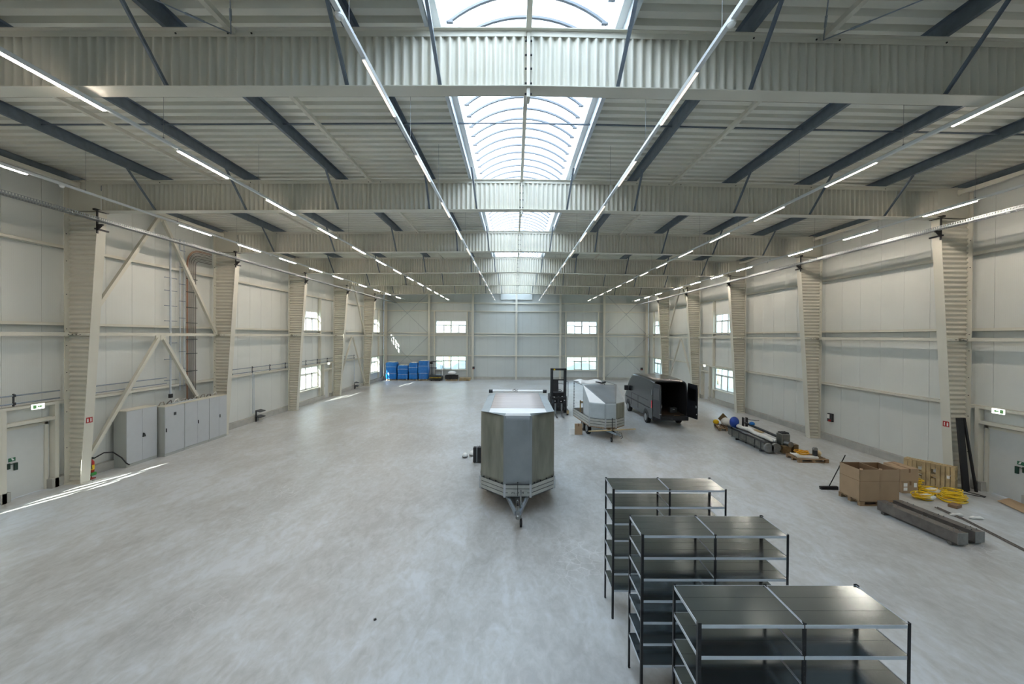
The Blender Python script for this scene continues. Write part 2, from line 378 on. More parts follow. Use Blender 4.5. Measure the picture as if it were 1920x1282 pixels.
# small tie bars crossing the skylight between the edge beams
# ---- purlins
PX = [-11.92, -8.92, -5.88, -2.85, 3.97, 7.30, 9.84, 12.35]
PN = ['nearest the left wall', 'second from the left wall', 'third from the left wall', 'just left of the skylight', 'just right of the skylight',
      'fourth from the right wall' , 'second from the right wall', 'nearest the right wall']
PN[5] = 'third from the right wall'
for x, nm in zip(PX, PN):
    mb = MB(); z0 = zt(x); z1 = zd(x) - .002; s = 1 if x < XC else -1
    mb.box(x - .004, x + .004, Y_BACK, PE, z0, z1); mb.box(x, x - s * .075, Y_BACK, PE, z0, z0 + .006); mb.box(x, x + s * .075, Y_BACK, PE, z1 - .006, z1)
    mb.box(x - s * .075, x - s * .069, Y_BACK, PE, z0, z0 + .02)
    pr = thing('purlin', 'dark grey galvanized purlin running the length of the roof, ' + nm, 'purlin', (x, 20, z0), 0, 'galvanized roof purlins')
    mb.build('web', M_GALV_D, pr)
    for k in range(0, 6):
        MB().cbox(x - s * .02, FY[k], (z0 + z1) / 2, .05, .12, .2).build('cleat', M_GALV_D, pr)
# mid-bay tie tubes across each roof bay
BAYN = {0: 'over the camera', 1: 'between the first and second girders', 2: 'between the second and third girders', 3: 'between the third and fourth girders',
        4: 'between the fourth and fifth girders', 5: 'between the fifth and sixth girders', 6: 'behind the last girder'}
for k in range(1, 5):
    ym = (FY[k - 1] + FY[k]) / 2; mb = MB()
    mb.tube([(PL, ym, 10.2), (XC, ym, 10.40), (PR, ym, 10.2)], .022, 8)
    tag(mb.build('tie_tube', M_GALV_D), 'thin grey tie tube crossing the roof ' + BAYN[k], 'tie rod', 'tie tubes across the roof bays')

# ---- girders
def girder(k):
    Y = FY[k]; o = thing('roof_girder', 'cream I-girder with corrugated web, %s from the camera' % NTH[k], 'girder', (XC, Y, 9.2), 0, 'roof girders with corrugated webs')
    x0, x1 = (XL + .02, XR - .02)
    P = .157; m = MB(); a, b = [], []
    xs = []; x = x0 + 1.05
    while x < x1 - 1.05: xs.append(x); x += P / 8
    rows = [[(x, Y + .034 * math.sin(2 * PI * x / P), zb(x) + .006) for x in xs], [(x, Y + .034 * math.sin(2 * PI * x / P), zt(x) - .06) for x in xs]]
    m.grid(rows); m.build('web', M_CREAM, o, smooth='all', fixn=False)
    MB().prism([(x0, zb(x0)), (x0 + 1.06, zb(x0 + 1.06)), (x0 + 1.06, zt(x0)), (x0, zt(x0))], Y - .03, Y - .018).build('knee_plate', M_CREAM, o)
    MB().prism([(x1, zb(x1)), (x1 - 1.06, zb(x1 - 1.06)), (x1 - 1.06, zt(x1)), (x1, zt(x1))], Y - .03, Y - .018).build('knee_plate', M_CREAM, o)
    def fl(zf, t, wd, nm, ext0, ext1):
        q = MB()
        for xa, xb in ((ext0, XC), (XC, ext1)):
            q.add([(xx, yy, zf(xx) + tt) for xx in (xa, xb) for yy in (Y - wd / 2, Y + wd / 2) for tt in (0, t)],
                  [(0, 1, 3, 2), (4, 6, 7, 5), (0, 4, 5, 1), (2, 3, 7, 6), (0, 2, 6, 4), (1, 5, 7, 3)])
        q.build(nm, M_CREAM, o)
    fl(lambda x: zb(x) - .012, .014, .30, 'bottom_flange', x0 + .02, x1 - .02)
    fl(lambda x: zt(x) - .014, .014, .20, 'top_flange', x0, x1)
    # perforated angle strip just below the top flange
    st = MB()
    for xa, xb in ((x0 + 1, XC), (XC, x1 - 1)):
        st.prism([(xa, zt(xa) - .11), (xb, zt(xb) - .11), (xb, zt(xb) - .012), (xa, zt(xa) - .012)], Y - .036, Y - .028)
    st.build('top_strip', M_CREAM, o)
    # ridge end plates with bolts
    MB().box(XC - .028, XC + .028, Y - .11, Y + .11, zb(XC) - .17, zt(XC) + .02).build('ridge_plate', M_CREAM, o)
    for z in (9.12, 9.30, 9.55, 9.78, 10.02):
        for s in (-1, 1): MB().cyl((XC + s * .045, Y - .07, z), .017, .035, 'x', 8).build('bolt', M_BOLT, o)
    for x in PX + [-5.0, -4.6, 5.05, 5.45]: MB().cyl((x + .1, Y - .04, zt(x) - .06), .014, .02, 'y', 8).build('bolt', M_BOLT, o)
    return o
for k in range(0, 6): girder(k)
# knee braces
KX = PX[:4] + [-1.40, 1.84] + PX[4:]
KN = ['nearest the left wall', 'second from the left wall', 'third from the left wall', 'fourth from the left wall', 'at the left edge of the skylight',
      'at the right edge of the skylight', 'fourth from the right wall', 'third from the right wall', 'second from the right wall', 'nearest the right wall']
for k in range(0, 6):
    for x, nm in zip(KX, KN):
        s = -1 if x < XC else 1; sk_e = abs(x - XC) < 2
        mb = MB(); xb = x + (-s * .12 if sk_e else 0)
        p0 = Vector((xb, FY[k] - .10, zb(x) + .01)); p1 = Vector((x - s * .05, FY[k] - 1.12, zt(x) - .036))
        mb.bar(p0, p1, .006, .06, (1, 0, 0)); mb.bar(p0 + Vector((.03, 0, 0)), p1 + Vector((.03, 0, 0)), .06, .006, (1, 0, 0)) if False else None
        mb.bar(p0, p1, .055, .006, (0, 1, 1)); mb.bar(p0 + Vector((.026, 0, 0)), p1 + Vector((.026, 0, 0)), .006, .055, (0, 1, 1))
        tag(mb.build('knee_brace', M_GALV_D if not sk_e else M_GALV), 'grey knee brace propping the %s girder, %s' % (NTH[k], nm), 'brace', 'knee braces on the %s girder' % NTH[k])
# cream longitudinal struts between girders at top flange level
for j, x in enumerate((-9.82, -4.80, .21, 5.25, 10.25)):
    for k in range(0, 7):
        ya = Y_BACK if k == 0 else FY[k - 1] + .06; yb = PE if k == 6 else FY[k] - .06
        mb = MB(); z = zt(x) - .06
        mb.box(x - .045, x + .045, ya, yb, z - .04, z + .05)
        if j == 2: mb.v = [(vx, vy, vz + .02) for vx, vy, vz in mb.v]
        if k in (5, 6) and j in (0, 4) or k == 6: continue
        side = ['second cream strut from the left wall', 'cream strut left of the skylight', 'cream ridge strut under the skylight', 'cream strut right of the skylight', 'second cream strut from the right wall'][j]
        tag(mb.build('roof_strut', M_CREAM), '%s, %s' % (side, BAYN[k]), 'strut', 'cream roof struts')
for s, x, nm in ((-1, XL + .42, 'left'), (1, XR - .42, 'right')):
    for k in range(1, 7):
        ya = FY[k - 1] + .1; yb = PE if k == 6 else FY[k] - .1
        mb = MB(); mb.box(x - .05, x + .05, ya, yb, 9.84, 9.96)
        mb.box(x - .045 - s * 0, x + .045, ya - .1, ya + .02, 9.80, 10.12); mb.box(x - .02, x + .02, yb - .05, yb + .05, 9.80, 10.0)
        tag(mb.build('eave_strut', M_CREAM), 'cream eave tube along the %s wall, %s' % (nm, BAYN[k]), 'strut', 'cream eave tubes')
    mb = MB(); xx = x + s * .38; mb.box(xx - .04, xx + .04, Y_BACK, PE, 9.99, 10.29)
    tag(mb.build('eave_purlin', M_GALV_D), 'dark grey eave purlin in the corner of %s wall and roof' % nm, 'purlin', 'eave purlins')
# roof cross bracing rods in the nearest bays
for s in (-1, 1):
    for (a, b) in (((s * 5.0 + XC, FY[0] - .12, 10.05), (s * 11 + XC, Y_BACK + 7, 10.0)), ((XC + s * 5.0, FY[0] - .12, 10.05), (XC + s * .9, Y_BACK + 7, 10.1))):
        mb = MB(); p, q = Vector(a), Vector(b); mb.tube([p, q], .011, 6); d = (q - p).normalized(); mb.tube([p + d * .35, p + d * .6], .02, 6)
        tag(mb.build('tie_rod', M_GALV), 'grey bracing rod, %s the %s strut, before the first girder' % ('outside' if abs(b[0] - XC) > 5 else 'inside', 'left' if s < 0 else 'right'), 'tie rod', 'roof bracing rods')

# ---- columns with tapered corrugated web
def column(k, s):
    Y = FY[k]; XO = XL if s < 0 else XR; d = -s
    nm = 'left' if s < 0 else 'right'
    o = thing('tapered_column', 'cream tapered column with corrugated web on the %s wall, %s from the camera' % (nm, NTH[k - 1]), 'column', (XO, Y, 0), 0, 'tapered columns with corrugated webs')
    w0, w1, zk = .53, 1.13, 9.2
    def wi(z): return w0 + (w1 - w0) * z / zk
    P = .159
    for (za, zc, nmw) in ((.08, 4.93, 'lower_web'), (5.02, 8.95, 'upper_web')):
        zs = []; z = za
        while z < zc: zs.append(z); z += P / 8
        rows = [[(XO + d * .015, Y + .03 * math.sin(2 * PI * z / P), z), (XO + d * (wi(z) - .012), Y + .03 * math.sin(2 * PI * z / P), z)] for z in zs]
        MB().grid(rows).build(nmw, M_CREAM, o, smooth='all', fixn=False)
    MB().box(XO, XO + d * .016, Y - .15, Y + .15, 0, 9.95).build('outer_flange', M_CREAM, o)
    q = MB(); za, zc = 0, 9.0
    q.prism([(XO + d * wi(za), za), (XO + d * (wi(za) - .016), za), (XO + d * (wi(zc) - .016), zc), (XO + d * wi(zc), zc)], Y - .15, Y + .15)
    q.build('inner_flange', M_CREAM, o)
    MB().box(XO, XO + d * (wi(5) - .01), Y - .14, Y + .14, 4.955, 4.985).build('splice_plate', M_CREAM, o)
    MB().box(XO - d * 0, XO + d * (wi(9) - .01), Y - .14, Y + .14, 8.95, 9.0).build('cap_plate', M_CREAM, o)
    MB().box(XO - d * 0, XO + d * (w0 + .04), Y - .17, Y + .17, 0, .03).build('base_plate', M_CREAM, o)
    for i in range(4): MB().cyl((XO + d * (.14 + .13 * i), Y - .146, 4.97), .014, .02, 'y', 8).build('bolt', M_BOLT, o)
    for z in (1.2, 2.4, 3.1, 3.7, 4.6, 5.15, 6.3, 7.4, 8.3): MB().cyl((XO + d * .02, Y - .09, z), .014, .02, 'x', 8).build('bolt', M_BOLT, o)
    # cable tray bracket on the inner flange near the top
    br = MB(); xx = XO + d * wi(8.7)
    br.box(xx - d * .03, xx + d * .02, Y - .22, Y + .22, 8.42, 8.47); br.box(xx, xx + d * .03, Y - .19, Y - .14, 8.3, 9.05); br.box(xx, xx + d * .22, Y - .19, Y - .15, 8.55, 8.60)
    br.prism([(xx, 8.35), (xx + d * .2, 8.55), (xx, 8.55)], Y - .18, Y - .16); br.box(xx - .04, xx + .04, Y - .26, Y + .2, 9.04, 9.10)
    br.build('bracket', M_BOLT, o)
    return o
for k in range(1, 6):
    for s in (-1, 1): column(k, s)
# corner columns
for s, x in ((-1, XL), (1, XR)):
    d = -s; mb = MB(); mb.box(x, x + d * .24, Y_END - .26, Y_END - .245, 0, 9.95); mb.box(x, x + d * .24, Y_END - .015, Y_END, 0, 9.95); mb.box(x + d * .11, x + d * .13, Y_END - .25, Y_END - .01, 0, 9.95)
    tag(mb.build('corner_column', M_CREAM), 'cream I-section column in the %s corner of the end wall' % ('left' if s < 0 else 'right'), 'column')

# ---- wall rails (girts) and the heavier strut at splice height
BN = {1: 'nearest bay', 2: 'second bay', 3: 'third bay', 4: 'fourth bay', 5: 'fifth bay', 6: 'last bay'}
for s, x, nm in ((-1, XL, 'left'), (1, XR, 'right')):
    for b in range(1, 7):
        ya = Y_BACK if b == 1 else FY[b - 1]; yb = PE if b == 6 else FY[b]
        ya += .02; yb -= .02
        for z, t in ((2.70, 'lower'), (5.26, 'middle'), (7.80, 'upper')):
            mb = MB(); mb.box(x + s * .0, x + s * (WT - .004), ya, yb, z, z + .006); mb.box(x, x + s * .006, ya, yb, z, z + .10); mb.box(x, x + s * (WT - .004), ya, yb, z + .094, z + .10)
            tag(mb.build('wall_rail', M_CREAM), 'cream %s wall rail on the %s wall in the %s' % (t, nm, BN[b]), 'rail', 'horizontal wall rails')
        mb = MB(); mb.box(x - s * .02, x - s * .14, ya + .1, yb - .1, 4.92, 5.04)
        if b != 6 or True: tag(mb.build('wall_strut', M_CREAM), 'cream square tube between columns on the %s wall in the %s' % (nm, BN[b]), 'strut', 'struts at column splice height')
        if b in (1, 4, 6):
            wy = {1: BAYW[0], 4: BAYW[1], 6: BAYW[2]}[b]
            for yy, pp in ((wy[0] - .13, 'near'), (wy[1] + .13, 'far')):
                mb = MB(); mb.box(x + s * .002, x + s * (WT - .01), yy - .06, yy + .06, 0, 2.7 if b == 1 else 7.8)
                tag(mb.build('wall_post', M_CREAM), 'cream post %s the windows of the %s wall, %s' % ('before' if pp == 'near' else 'after', nm, BN[b]), 'post', 'posts beside the side windows')
# K bracing in side bays
def kbrace(s, b):
    x = (XL + .16) if s < 0 else (XR - .16); y0, y1 = FY[b - 1], FY[b]; ym = (y0 + y1) / 2; nm = 'left' if s < 0 else 'right'
    for za, zp, t in ((.35, 4.82, 'lower'), (5.1, 9.75, 'upper')):
        for (yy, side) in ((y0 + .22, 'near'), (y1 - .22, 'far')):
            mb = MB(); mb.bar((x, yy, za), (x, ym + (-.12 if yy < ym else .12), zp), .12, .12, (1, 0, 0))
            mb.box(x - .01, x + .01, yy - .1, yy + .12, za - .12, za + .1)
            br = thing('diagonal_brace', 'cream %s diagonal brace, %s leg, on the %s wall in the %s' % (t, side, nm, BN[b]), 'brace', (x, yy, za), 0, 'diagonal wall braces')
            mb.build('tube', M_CREAM, br)
            g = MB(); g.box(x - .012, x + .012, ym - (.22 if yy < ym else -.01), ym + (-.01 if yy < ym else .22), zp - .08, zp + .12); g.build('gusset', M_CREAM, br)
kbrace(-1, 2); kbrace(-1, 5); kbrace(1, 5)

# ---- end wall framing
EPX = [-9.80, -4.78, .21, 5.26, 10.31]
for i, x in enumerate(EPX):
    mb = MB(); y1 = Y_END + .03; zz = zd(x)
    mb.box(x - .11, x + .11, y1 - .25, y1 - .237, 0, zz); mb.box(x - .11, x + .11, y1 - .013, y1, 0, zz); mb.box(x - .005, x + .005, y1 - .25, y1, 0, zz); mb.box(x - .15, x + .15, y1 - .3, y1 + .0, 0, .02)
    tag(mb.build('wall_post', M_CREAM), 'cream I-section post on the end wall, %s from the left corner' % NTH[i], 'post', 'end wall posts')
ex = [XL + .02] + EPX + [XR - .02]
EB = ['left end bay', 'second bay from left', 'third bay from left', 'third bay from right', 'second bay from right', 'right end bay']
for i in range(6):
    for z, t in ((2.68, 'lower'), (5.26, 'middle'), (7.80, 'upper'), (8.72, 'top')):
        if t == 'top': mb = MB().box(ex[i] + .01, ex[i + 1] - .01, Y_END - .04, PE - .004, z, z + .12)
        else: mb = MB().box(ex[i] + .01, ex[i + 1] - .01, Y_END + .02, PE - .004, z, z + .10)
        tag(mb.build('wall_rail', M_CREAM), 'cream %s rail on the end wall, %s' % (t, EB[i]), 'rail', 'end wall rails')
    mb = MB().box(ex[i] + .12, ex[i + 1] - .12, Y_END - .16, Y_END - .06, 4.98, 5.08)
    tag(mb.build('wall_strut', M_CREAM), 'cream square tube at mid height of the end wall, %s' % EB[i], 'strut', 'end wall struts')
for a, b in EW:
    sd_ = 'left' if a < 0 else 'right'
    for xx, t in ((a - .14, 'left'), (b + .14, 'right')):
        mb = MB().box(xx - .06, xx + .06, Y_END + .0, PE - .01, 0, 7.8); tag(mb.build('wall_post', M_CREAM), 'slim cream post, %s of the windows in the %s half of the end wall' % (t, sd_), 'post', 'posts beside the end windows')
for i, nm in ((0, 'left'), (5, 'right')):
    a, b = ex[i] + .2, ex[i + 1] - .15
    for z0, z1, t in ((.35, 4.85, 'lower'), (5.3, 9.8, 'upper')):
        for (p, q, t2) in (((a, z0), (b, z1), 'rising'), ((a, z1), (b, z0), 'falling')):
            dy = -.10 if t2 == 'rising' else -.14
            mb = MB(); mb.tube([(p[0], Y_END + dy, p[1]), (q[0], Y_END + dy, q[1])], .016, 6)
            P0 = Vector((p[0], Y_END + dy, p[1])); Q0 = Vector((q[0], Y_END + dy, q[1])); dd = (Q0 - P0).normalized(); mb.tube([P0 + dd * .3, P0 + dd * .55], .028, 6)
            tag(mb.build('tie_rod', M_GALV), 'thin grey rod %s rightwards, %s cross brace, %s end of the end wall' % (t2, t, nm), 'tie rod', 'end wall cross brace rods')

# ---- windows
def window(idx, along, a0, a1, z0, z1, plane, out, label):
    o = bpy.data.objects.new('window_%d' % idx, None); COL.objects.link(o); o['kind'] = 'structure'; o['label'] = label
    mid = (a0 + a1) / 2; loc = Vector((plane, mid, z0)) if along == 'y' else Vector((mid, plane, z0)); o.location = loc; ORG[o.name] = loc
    def bx(mb, u0, u1, v0, v1, d0, d1):      # u along wall, v height, d depth outward
        if along == 'y': mb.box(plane + out * d0, plane + out * d1, u0, u1, v0, v1)
        else: mb.box(u0, u1, plane + out * d0, plane + out * d1, v0, v1)
    fr = MB(); t = .06
    bx(fr, a0, a1, z0, z0 + t, .0, .09); bx(fr, a0, a1, z1 - t, z1, .0, .09); bx(fr, a0, a0 + t, z0, z1, .0, .09); bx(fr, a1 - t, a1, z0, z1, .0, .09)
    w4 = (a1 - a0) / 4; zr = z1 - .50
    bx(fr, mid - .065, mid + .065, z0, z1, .0, .09)
    for i in (1, 3): bx(fr, a0 + w4 * i - .03, a0 + w4 * i + .03, z0, z1, .01, .08)
    bx(fr, a0, a1, zr - .04, zr + .04, .01, .08)
    fr.build('window_frame', M_WHITE, o)['kind'] = 'structure'
    sa = MB()
    for i in (1, 3) if along == 'x' else (0, 1, 2, 3):
        u0, u1, v0, v1 = a0 + w4 * i + .04, a0 + w4 * (i + 1) - .04, z0 + t, zr - .04
        for q in ((u0, u1, v0, v0 + .05), (u0, u1, v1 - .05, v1), (u0, u0 + .05, v0, v1), (u1 - .05, u1, v0, v1)): bx(sa, *q, -.015, .05)
    sa.build('sash', M_WHITE, o)['kind'] = 'structure'
    g = MB(); bx(g, a0 + .02, a1 - .02, z0 + .02, z1 - .02, .045, .047); g.build('glass', M_GLASS, o)['kind'] = 'structure'
    si = MB(); bx(si, a0 - .08, a1 + .08, z0 - .09, z0 - .0, -.16, .02); si.build('window_sill', M_CREAM, o)['kind'] = 'structure'
    hd = MB(); bx(hd, a0 + w4 + .06, a0 + w4 + .09, z0 + .45, z0 + .6, -.04, -.01); hd.build('handle', M_ALU, o)['kind'] = 'structure'
wi = 1
for s, pl, nm in ((-1, PL, 'left'), (1, PR, 'right')):
    for (a, b), bn in zip(BAYW, ('nearest', 'fourth', 'last')):
        for z0, z1, t in ((1.02, 2.66, 'lower'), (5.15, 6.75, 'upper')):
            if t == 'upper' and bn == 'nearest': continue
            window(wi, 'y', a, b, z0, z1, pl, s, '%s window in the %s bay of the %s wall' % (t, bn, nm)); wi += 1
for a, b in EW:
    for z0, z1, t in ((1.12, 2.64, 'lower'), (5.2, 6.73, 'upper')):
        window(wi, 'x', a, b, z0, z1, PE, 1, '%s window in the %s half of the end wall' % (t, 'left' if a < 0 else 'right')); wi += 1

# ---- doors
M_DOOR = mat('door_paint', 'CACDCB', .4, var=.02)
M_GREEN = mat('dark_green_plastic', '12352A', .4)
M_SIGNW = emit('exit_sign_panel', (.93, 1.0, .90), 2.2)
def door(idx, y0, y1, s, label, hinge_far=True):
    pl = PL if s < 0 else PR; d = -s; o = bpy.data.objects.new('door_%d' % idx, None); COL.objects.link(o); o['kind'] = 'structure'; o['label'] = label
    o.location = (pl, (y0 + y1) / 2, 0); ORG[o.name] = Vector(o.location)
    MB().box(pl + s * .02, pl + s * .07, y0 + .03, y1 - .03, .01, 2.08).build('leaf', M_DOOR, o)['kind'] = 'structure'
    f = MB(); f.box(pl - s * .03, pl + s * .12, y0 - .06, y0 + .03, 0, 2.16); f.box(pl - s * .03, pl + s * .12, y1 - .03, y1 + .06, 0, 2.16); f.box(pl - s * .03, pl + s * .12, y0 - .06, y1 + .06, 2.08, 2.17)
    f.build('door_frame', M_CREAM, o)['kind'] = 'structure'
    hy = y0 + .1 if hinge_far else y1 - .1
    h = MB(); x = pl + s * .02
    h.box(x, x + d * .03, hy - .03, hy + .03, .93, 1.10); h.box(x + d * .03, x + d * .06, hy - .01, hy + .16, 1.06, 1.08); h.box(x, x + d * .045, hy + .12, hy + .2, .86, 1.08)
    h.build('door_handle', M_GREEN, o)['kind'] = 'structure'
    g = MB(); g.box(x, x + d * .006, hy, hy + .17, 1.14, 1.25); g.build('handle_sign', mat('green_sign', '2E6B4F', .4), o)['kind'] = 'structure'
    g = MB(); g.prism([(hy + .09, 1.17), (hy + .14, 1.17), (hy + .1, 1.24), (hy + .06, 1.24)], x + d * .006, x + d * .008, 'x'); g.build('arrow', M_WHITE, o)['kind'] = 'structure'
DI = [(1, DL[0], -1, 'nearest white door in the left wall'), (2, DL[1], -1, 'far white door in the left wall'),
      (3, DR[0], 1, 'nearest white door in the right wall'), (4, DR[1], 1, 'far white door in the right wall')]
for i, (a, b), s, lab in DI:
    door(i, a, b, s, lab)
    x = XL if s < 0 else XR
    for yy, t in ((a - .16, 'near'), (b + .16, 'far')):
        if t == 'near' and i in (2, 4): pass
        mb = MB().box(x, x + s * (WT - .01), yy - .055, yy + .055, 0, 2.7)
        tag(mb.build('wall_post', M_CREAM), 'cream post on the %s side of the %s' % (t, lab), 'post', 'door posts')
    mb = MB().box(x, x + s * (WT - .01), a - .1, b + .1, 2.22, 2.32)
    tag(mb.build('wall_rail', M_CREAM), 'short cream rail over the %s' % lab, 'rail', 'door header rails')
    # lit escape sign
    yc = (a + b) / 2 + (.12 if i == 1 else .05 if i == 3 else 0)
    e = thing('exit_sign', 'lit white emergency exit sign over the %s' % lab, 'sign', (x, yc, 2.64), 0, 'emergency exit signs')
    d = -s; MB().box(x + d * .002, x + d * .03, yc - .17, yc + .17, 2.66, 2.80).build('housing', M_WHITE, e)
    MB().box(x + d * .03, x + d * .05, yc - .165, yc + .165, 2.64, 2.80).build('panel', M_SIGNW, e)
    g = MB(); xx = x + d * .051
    g.box(xx, xx + d * .002, yc - .14, yc - .05, 2.665, 2.775); g.prism([(yc - .02, 2.70), (yc + .05, 2.70), (yc + .05, 2.675), (yc + .12, 2.72), (yc + .05, 2.765), (yc + .05, 2.74), (yc - .02, 2.74)], xx, xx + d * .002, 'x')
    g.build('pictogram', mat('pale_green_print', '8FD08A', .5), e)

# ---- light rails
def light_row(x, starts, sensors, name, glow, z=9.0):
    o = thing('light_rail', 'suspended linear light rail, ' + name, 'light', (x, 20, z), 0, 'suspended light rails')
    dw = .018 if glow in ('inner', 'mid_right') else .027
    MB().box(x - .032, x + .032, 1.0, 44.9, z - .005, z + .05).build('rail', M_RAIL, o)
    for y in starts:
        lm = MB().box(x - .032, x + .032, y, y + 1.5, z - .028, z - .006).build('luminaire', M_RAIL, o)
        MB().box(x - dw, x + dw, y + .01, y + 1.49, z - .040, z - .0285).build('diffuser', M_GLOW[glow], lm)
    y = 2.2; blank = MB()
    while y < 44.5:
        w = MB(); w.tube([(x, y, z + .05), (x, y, zd(x))], .004, 4); w.cyl((x, y, z + .07), .016, .04, 'z', 6); w.build('suspension_wire', M_WIRE, o); y += 3.08
    for y in sensors:
        c = MB(); c.cyl((x, y, z - .02), .055, .04, 'z', 14); c.sphere((x, y, z - .045), .05, 12, 6, (1, 1, .7)); c.build('sensor', M_WHITE, o, smooth=True)
mid = [1.1 + .0 + 3.08 * k - .0 for k in range(0)]
rowm = [2.6, 5.68, 8.72, 11.82, 14.9, 18.05, 21.15, 24.2, 27.25, 30.3, 33.4, 36.45, 39.5, 42.5]
rowo = [2.5, 5.55, 8.58, 14.62, 17.72, 20.8, 23.85, 26.9, 31.4, 34.7, 37.8, 41.2]
light_row(-2.20, [y + .1 for y in rowm], [5.0, 22.4], 'just left of the skylight', 'inner')
light_row(2.72, [y + .3 for y in rowm], [5.05, 22.6], 'just right of the skylight', 'inner')
light_row(-7.32, rowm, [20.4], 'second from the left wall', 'mid')
light_row(8.16, [y + .25 for y in rowm], [29.0], 'second from the right wall', 'mid_right')
light_row(-12.22, rowo, [10.85, 20.05, 34.3], 'nearest the left wall', 'outer')
light_row(13.28, [2.5, 5.55, 8.5, 11.4, 14.55, 17.75, 22.3, 25.4, 28.5, 31.6, 36.0, 39.2, 42.4], [20.9], 'nearest the right wall', 'outer')

# ---- perforated cable trays along the column heads
def tray(x, z, nm):
    o = thing('cable_tray', 'perforated steel cable tray along the column heads on the %s' % nm, 'cable tray', (x, 20, z), 0, 'high cable trays')
    mb = MB()
    for xx in (x - .11, x + .108):
        mb.box(xx, xx + .002, 1, 45.7, z, z + .02); mb.box(xx, xx + .002, 1, 45.7, z + .085, z + .10)
        y = 1.0
        while y < 45.6: mb.box(xx, xx + .002, y, y + .035, z + .02, z + .085); y += .07
    mb.build('tray_side', M_TRAY, o)
    r = MB(); y = 1.0
    r.box(x - .11, x - .085, 1, 45.7, z, z + .002); r.box(x + .085, x + .11, 1, 45.7, z, z + .002); r.box(x - .012, x + .012, 1, 45.7, z, z + .002)
    while y < 45.6: r.box(x - .11, x + .11, y, y + .035, z + .0005, z + .0025); y += .07
    r.build('tray_bottom', M_TRAY, o)
M_TRAY = mat('tray_steel', '848B90', .45, metal=.5)
tray(-13.55, 8.66, 'left'); tray(14.03, 8.60, 'right')
#__OBJECTS__
# =================================================================== things in the hall
M_ALU_D = mat('trailer_side_aluminium', 'A9ABA6', .4, metal=.45, var=.08, scale=5)
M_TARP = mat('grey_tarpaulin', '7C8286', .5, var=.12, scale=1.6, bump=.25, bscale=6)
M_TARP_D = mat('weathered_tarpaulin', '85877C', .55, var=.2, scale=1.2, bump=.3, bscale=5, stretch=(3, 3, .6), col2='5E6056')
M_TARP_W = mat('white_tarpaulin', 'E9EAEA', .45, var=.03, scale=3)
M_TARP_T = mat('striped_roof_tarpaulin', 'C9C3C1', .5, var=.05, scale=2, stretch=(.2, 9, 1), col2='B4ADAB')
M_TARP_B = mat('bluish_tarpaulin', 'A3ADB2', .45, var=.06, scale=3)
M_RUBBER = mat('rubber', '17181A', .75)
M_STEEL_D = mat('dark_steel', '43474B', .45, metal=.6, var=.15, scale=8)
M_STEEL = mat('brushed_steel', '8B8F90', .35, metal=.8, var=.15, scale=8)
M_BLK = mat('matt_black', '1B1C1F', .55, var=.1, scale=5)
M_WOOD = mat('pallet_wood', 'B09C76', .8, var=.25, scale=3, stretch=(1, 8, 1), bump=.2, bscale=30)
M_WOOD_D = mat('weathered_wood', '8A7256', .85, var=.25, scale=3, stretch=(1, 8, 1))
M_CARD = mat('cardboard', '9E866A', .8, var=.06, scale=3)
M_CARD_D = mat('cardboard_inside', '7A5F45', .85, var=.06, scale=3)
M_YEL = mat('yellow_hose', 'E3BC14', .4, var=.08, scale=8)
M_BLUE = mat('blue_film', '1E78C8', .32, var=.12, scale=4, bump=.5, bscale=7, col2='1765B0')
M_FILM = mat('clear_wrap_film', 'DCDCD6', .3, var=.08, scale=6, bump=.5, bscale=12)
M_RED = mat('red_paint', 'A81F1B', .4)
M_LABEL = mat('white_paper', 'E9E9E6', .7)
M_CAB = mat('cabinet_grey_paint', 'B7BCC0', .4, var=.02)
M_CAB_S = mat('cabinet_side_paint', 'A9ADA9', .45, var=.02)

# ---- steel shelf units: 3 double racks
def shelf(x0, y0, label):
    o = thing('shelf_unit', label, 'shelf', (x0 + 1.01, y0 + .3, 0), 0, 'double shelf units of galvanized boards on black posts')
    W, D, H = 1.01, .60, 2.30
    for i in range(3):
        for j in range(2):
            px = x0 + i * W; py = y0 + j * D; s = -1 if j == 0 else 1
            p = MB(); t = .0022
            sx = 1 if i == 0 else -1
            if i == 1:
                p.box(px - .018, px + .018, py - s * t + (s * t if s > 0 else 0), py, 0, H + .01); p.box(px - .001, px + .001, py - s * .034, py, 0, H + .01)
            else:
                p.box(px, px + sx * .034, py - t / 2, py + t / 2, 0, H + .01); p.box(px - t / 2, px + t / 2, py, py - s * .034, 0, H + .01)
            z = .05
            while z < H:                                        # slots, as raised rivets along the flange
                p.cyl((px + (sx * .017 if i != 1 else 0), py + s * .001, z), .005, .006, 'y', 5); z += .05
            p.box(px - .006 + (sx * .01 if i != 1 else 0), px + .02 + (sx * .01 if i != 1 else 0), py - s * .03 - .004, py + .004, 0, .012)
            p.build('post', M_SHELF_P, o)
    for b in range(2):
        for k in range(7):
            z = 2.292 - .296 * k; a, c = x0 + b * W + .006, x0 + (b + 1) * W - .006
            m = MB(); m.box(a, c, y0 + .004, y0 + D - .004, z - .0015, z)
            l = MB(); l.box(a, c, y0 - .001, y0 + .003, z - .032, z + .001); l.box(a, c, y0 + D - .003, y0 + D + .001, z - .032, z + .001)
            l.box(a - .001, a + .005, y0, y0 + D, z - .03, z + .003); l.box(c - .005, c + .001, y0, y0 + D, z - .03, z + .003)
            for q in (1 / 3, 2 / 3): m.box(a + .004, c - .004, y0 + D * q - .002, y0 + D * q + .002, z, z + .0012)
            q_ = m.build('shelf_board', M_SHELF, o); l.build('edge', M_GALV_L, q_)
    return o
M_SHELF = mat('galvanized_board', '909A9F', .17, metal=.95, var=.04, scale=2, stretch=(.3, 2, 1), bump=.07, bscale=2.2)
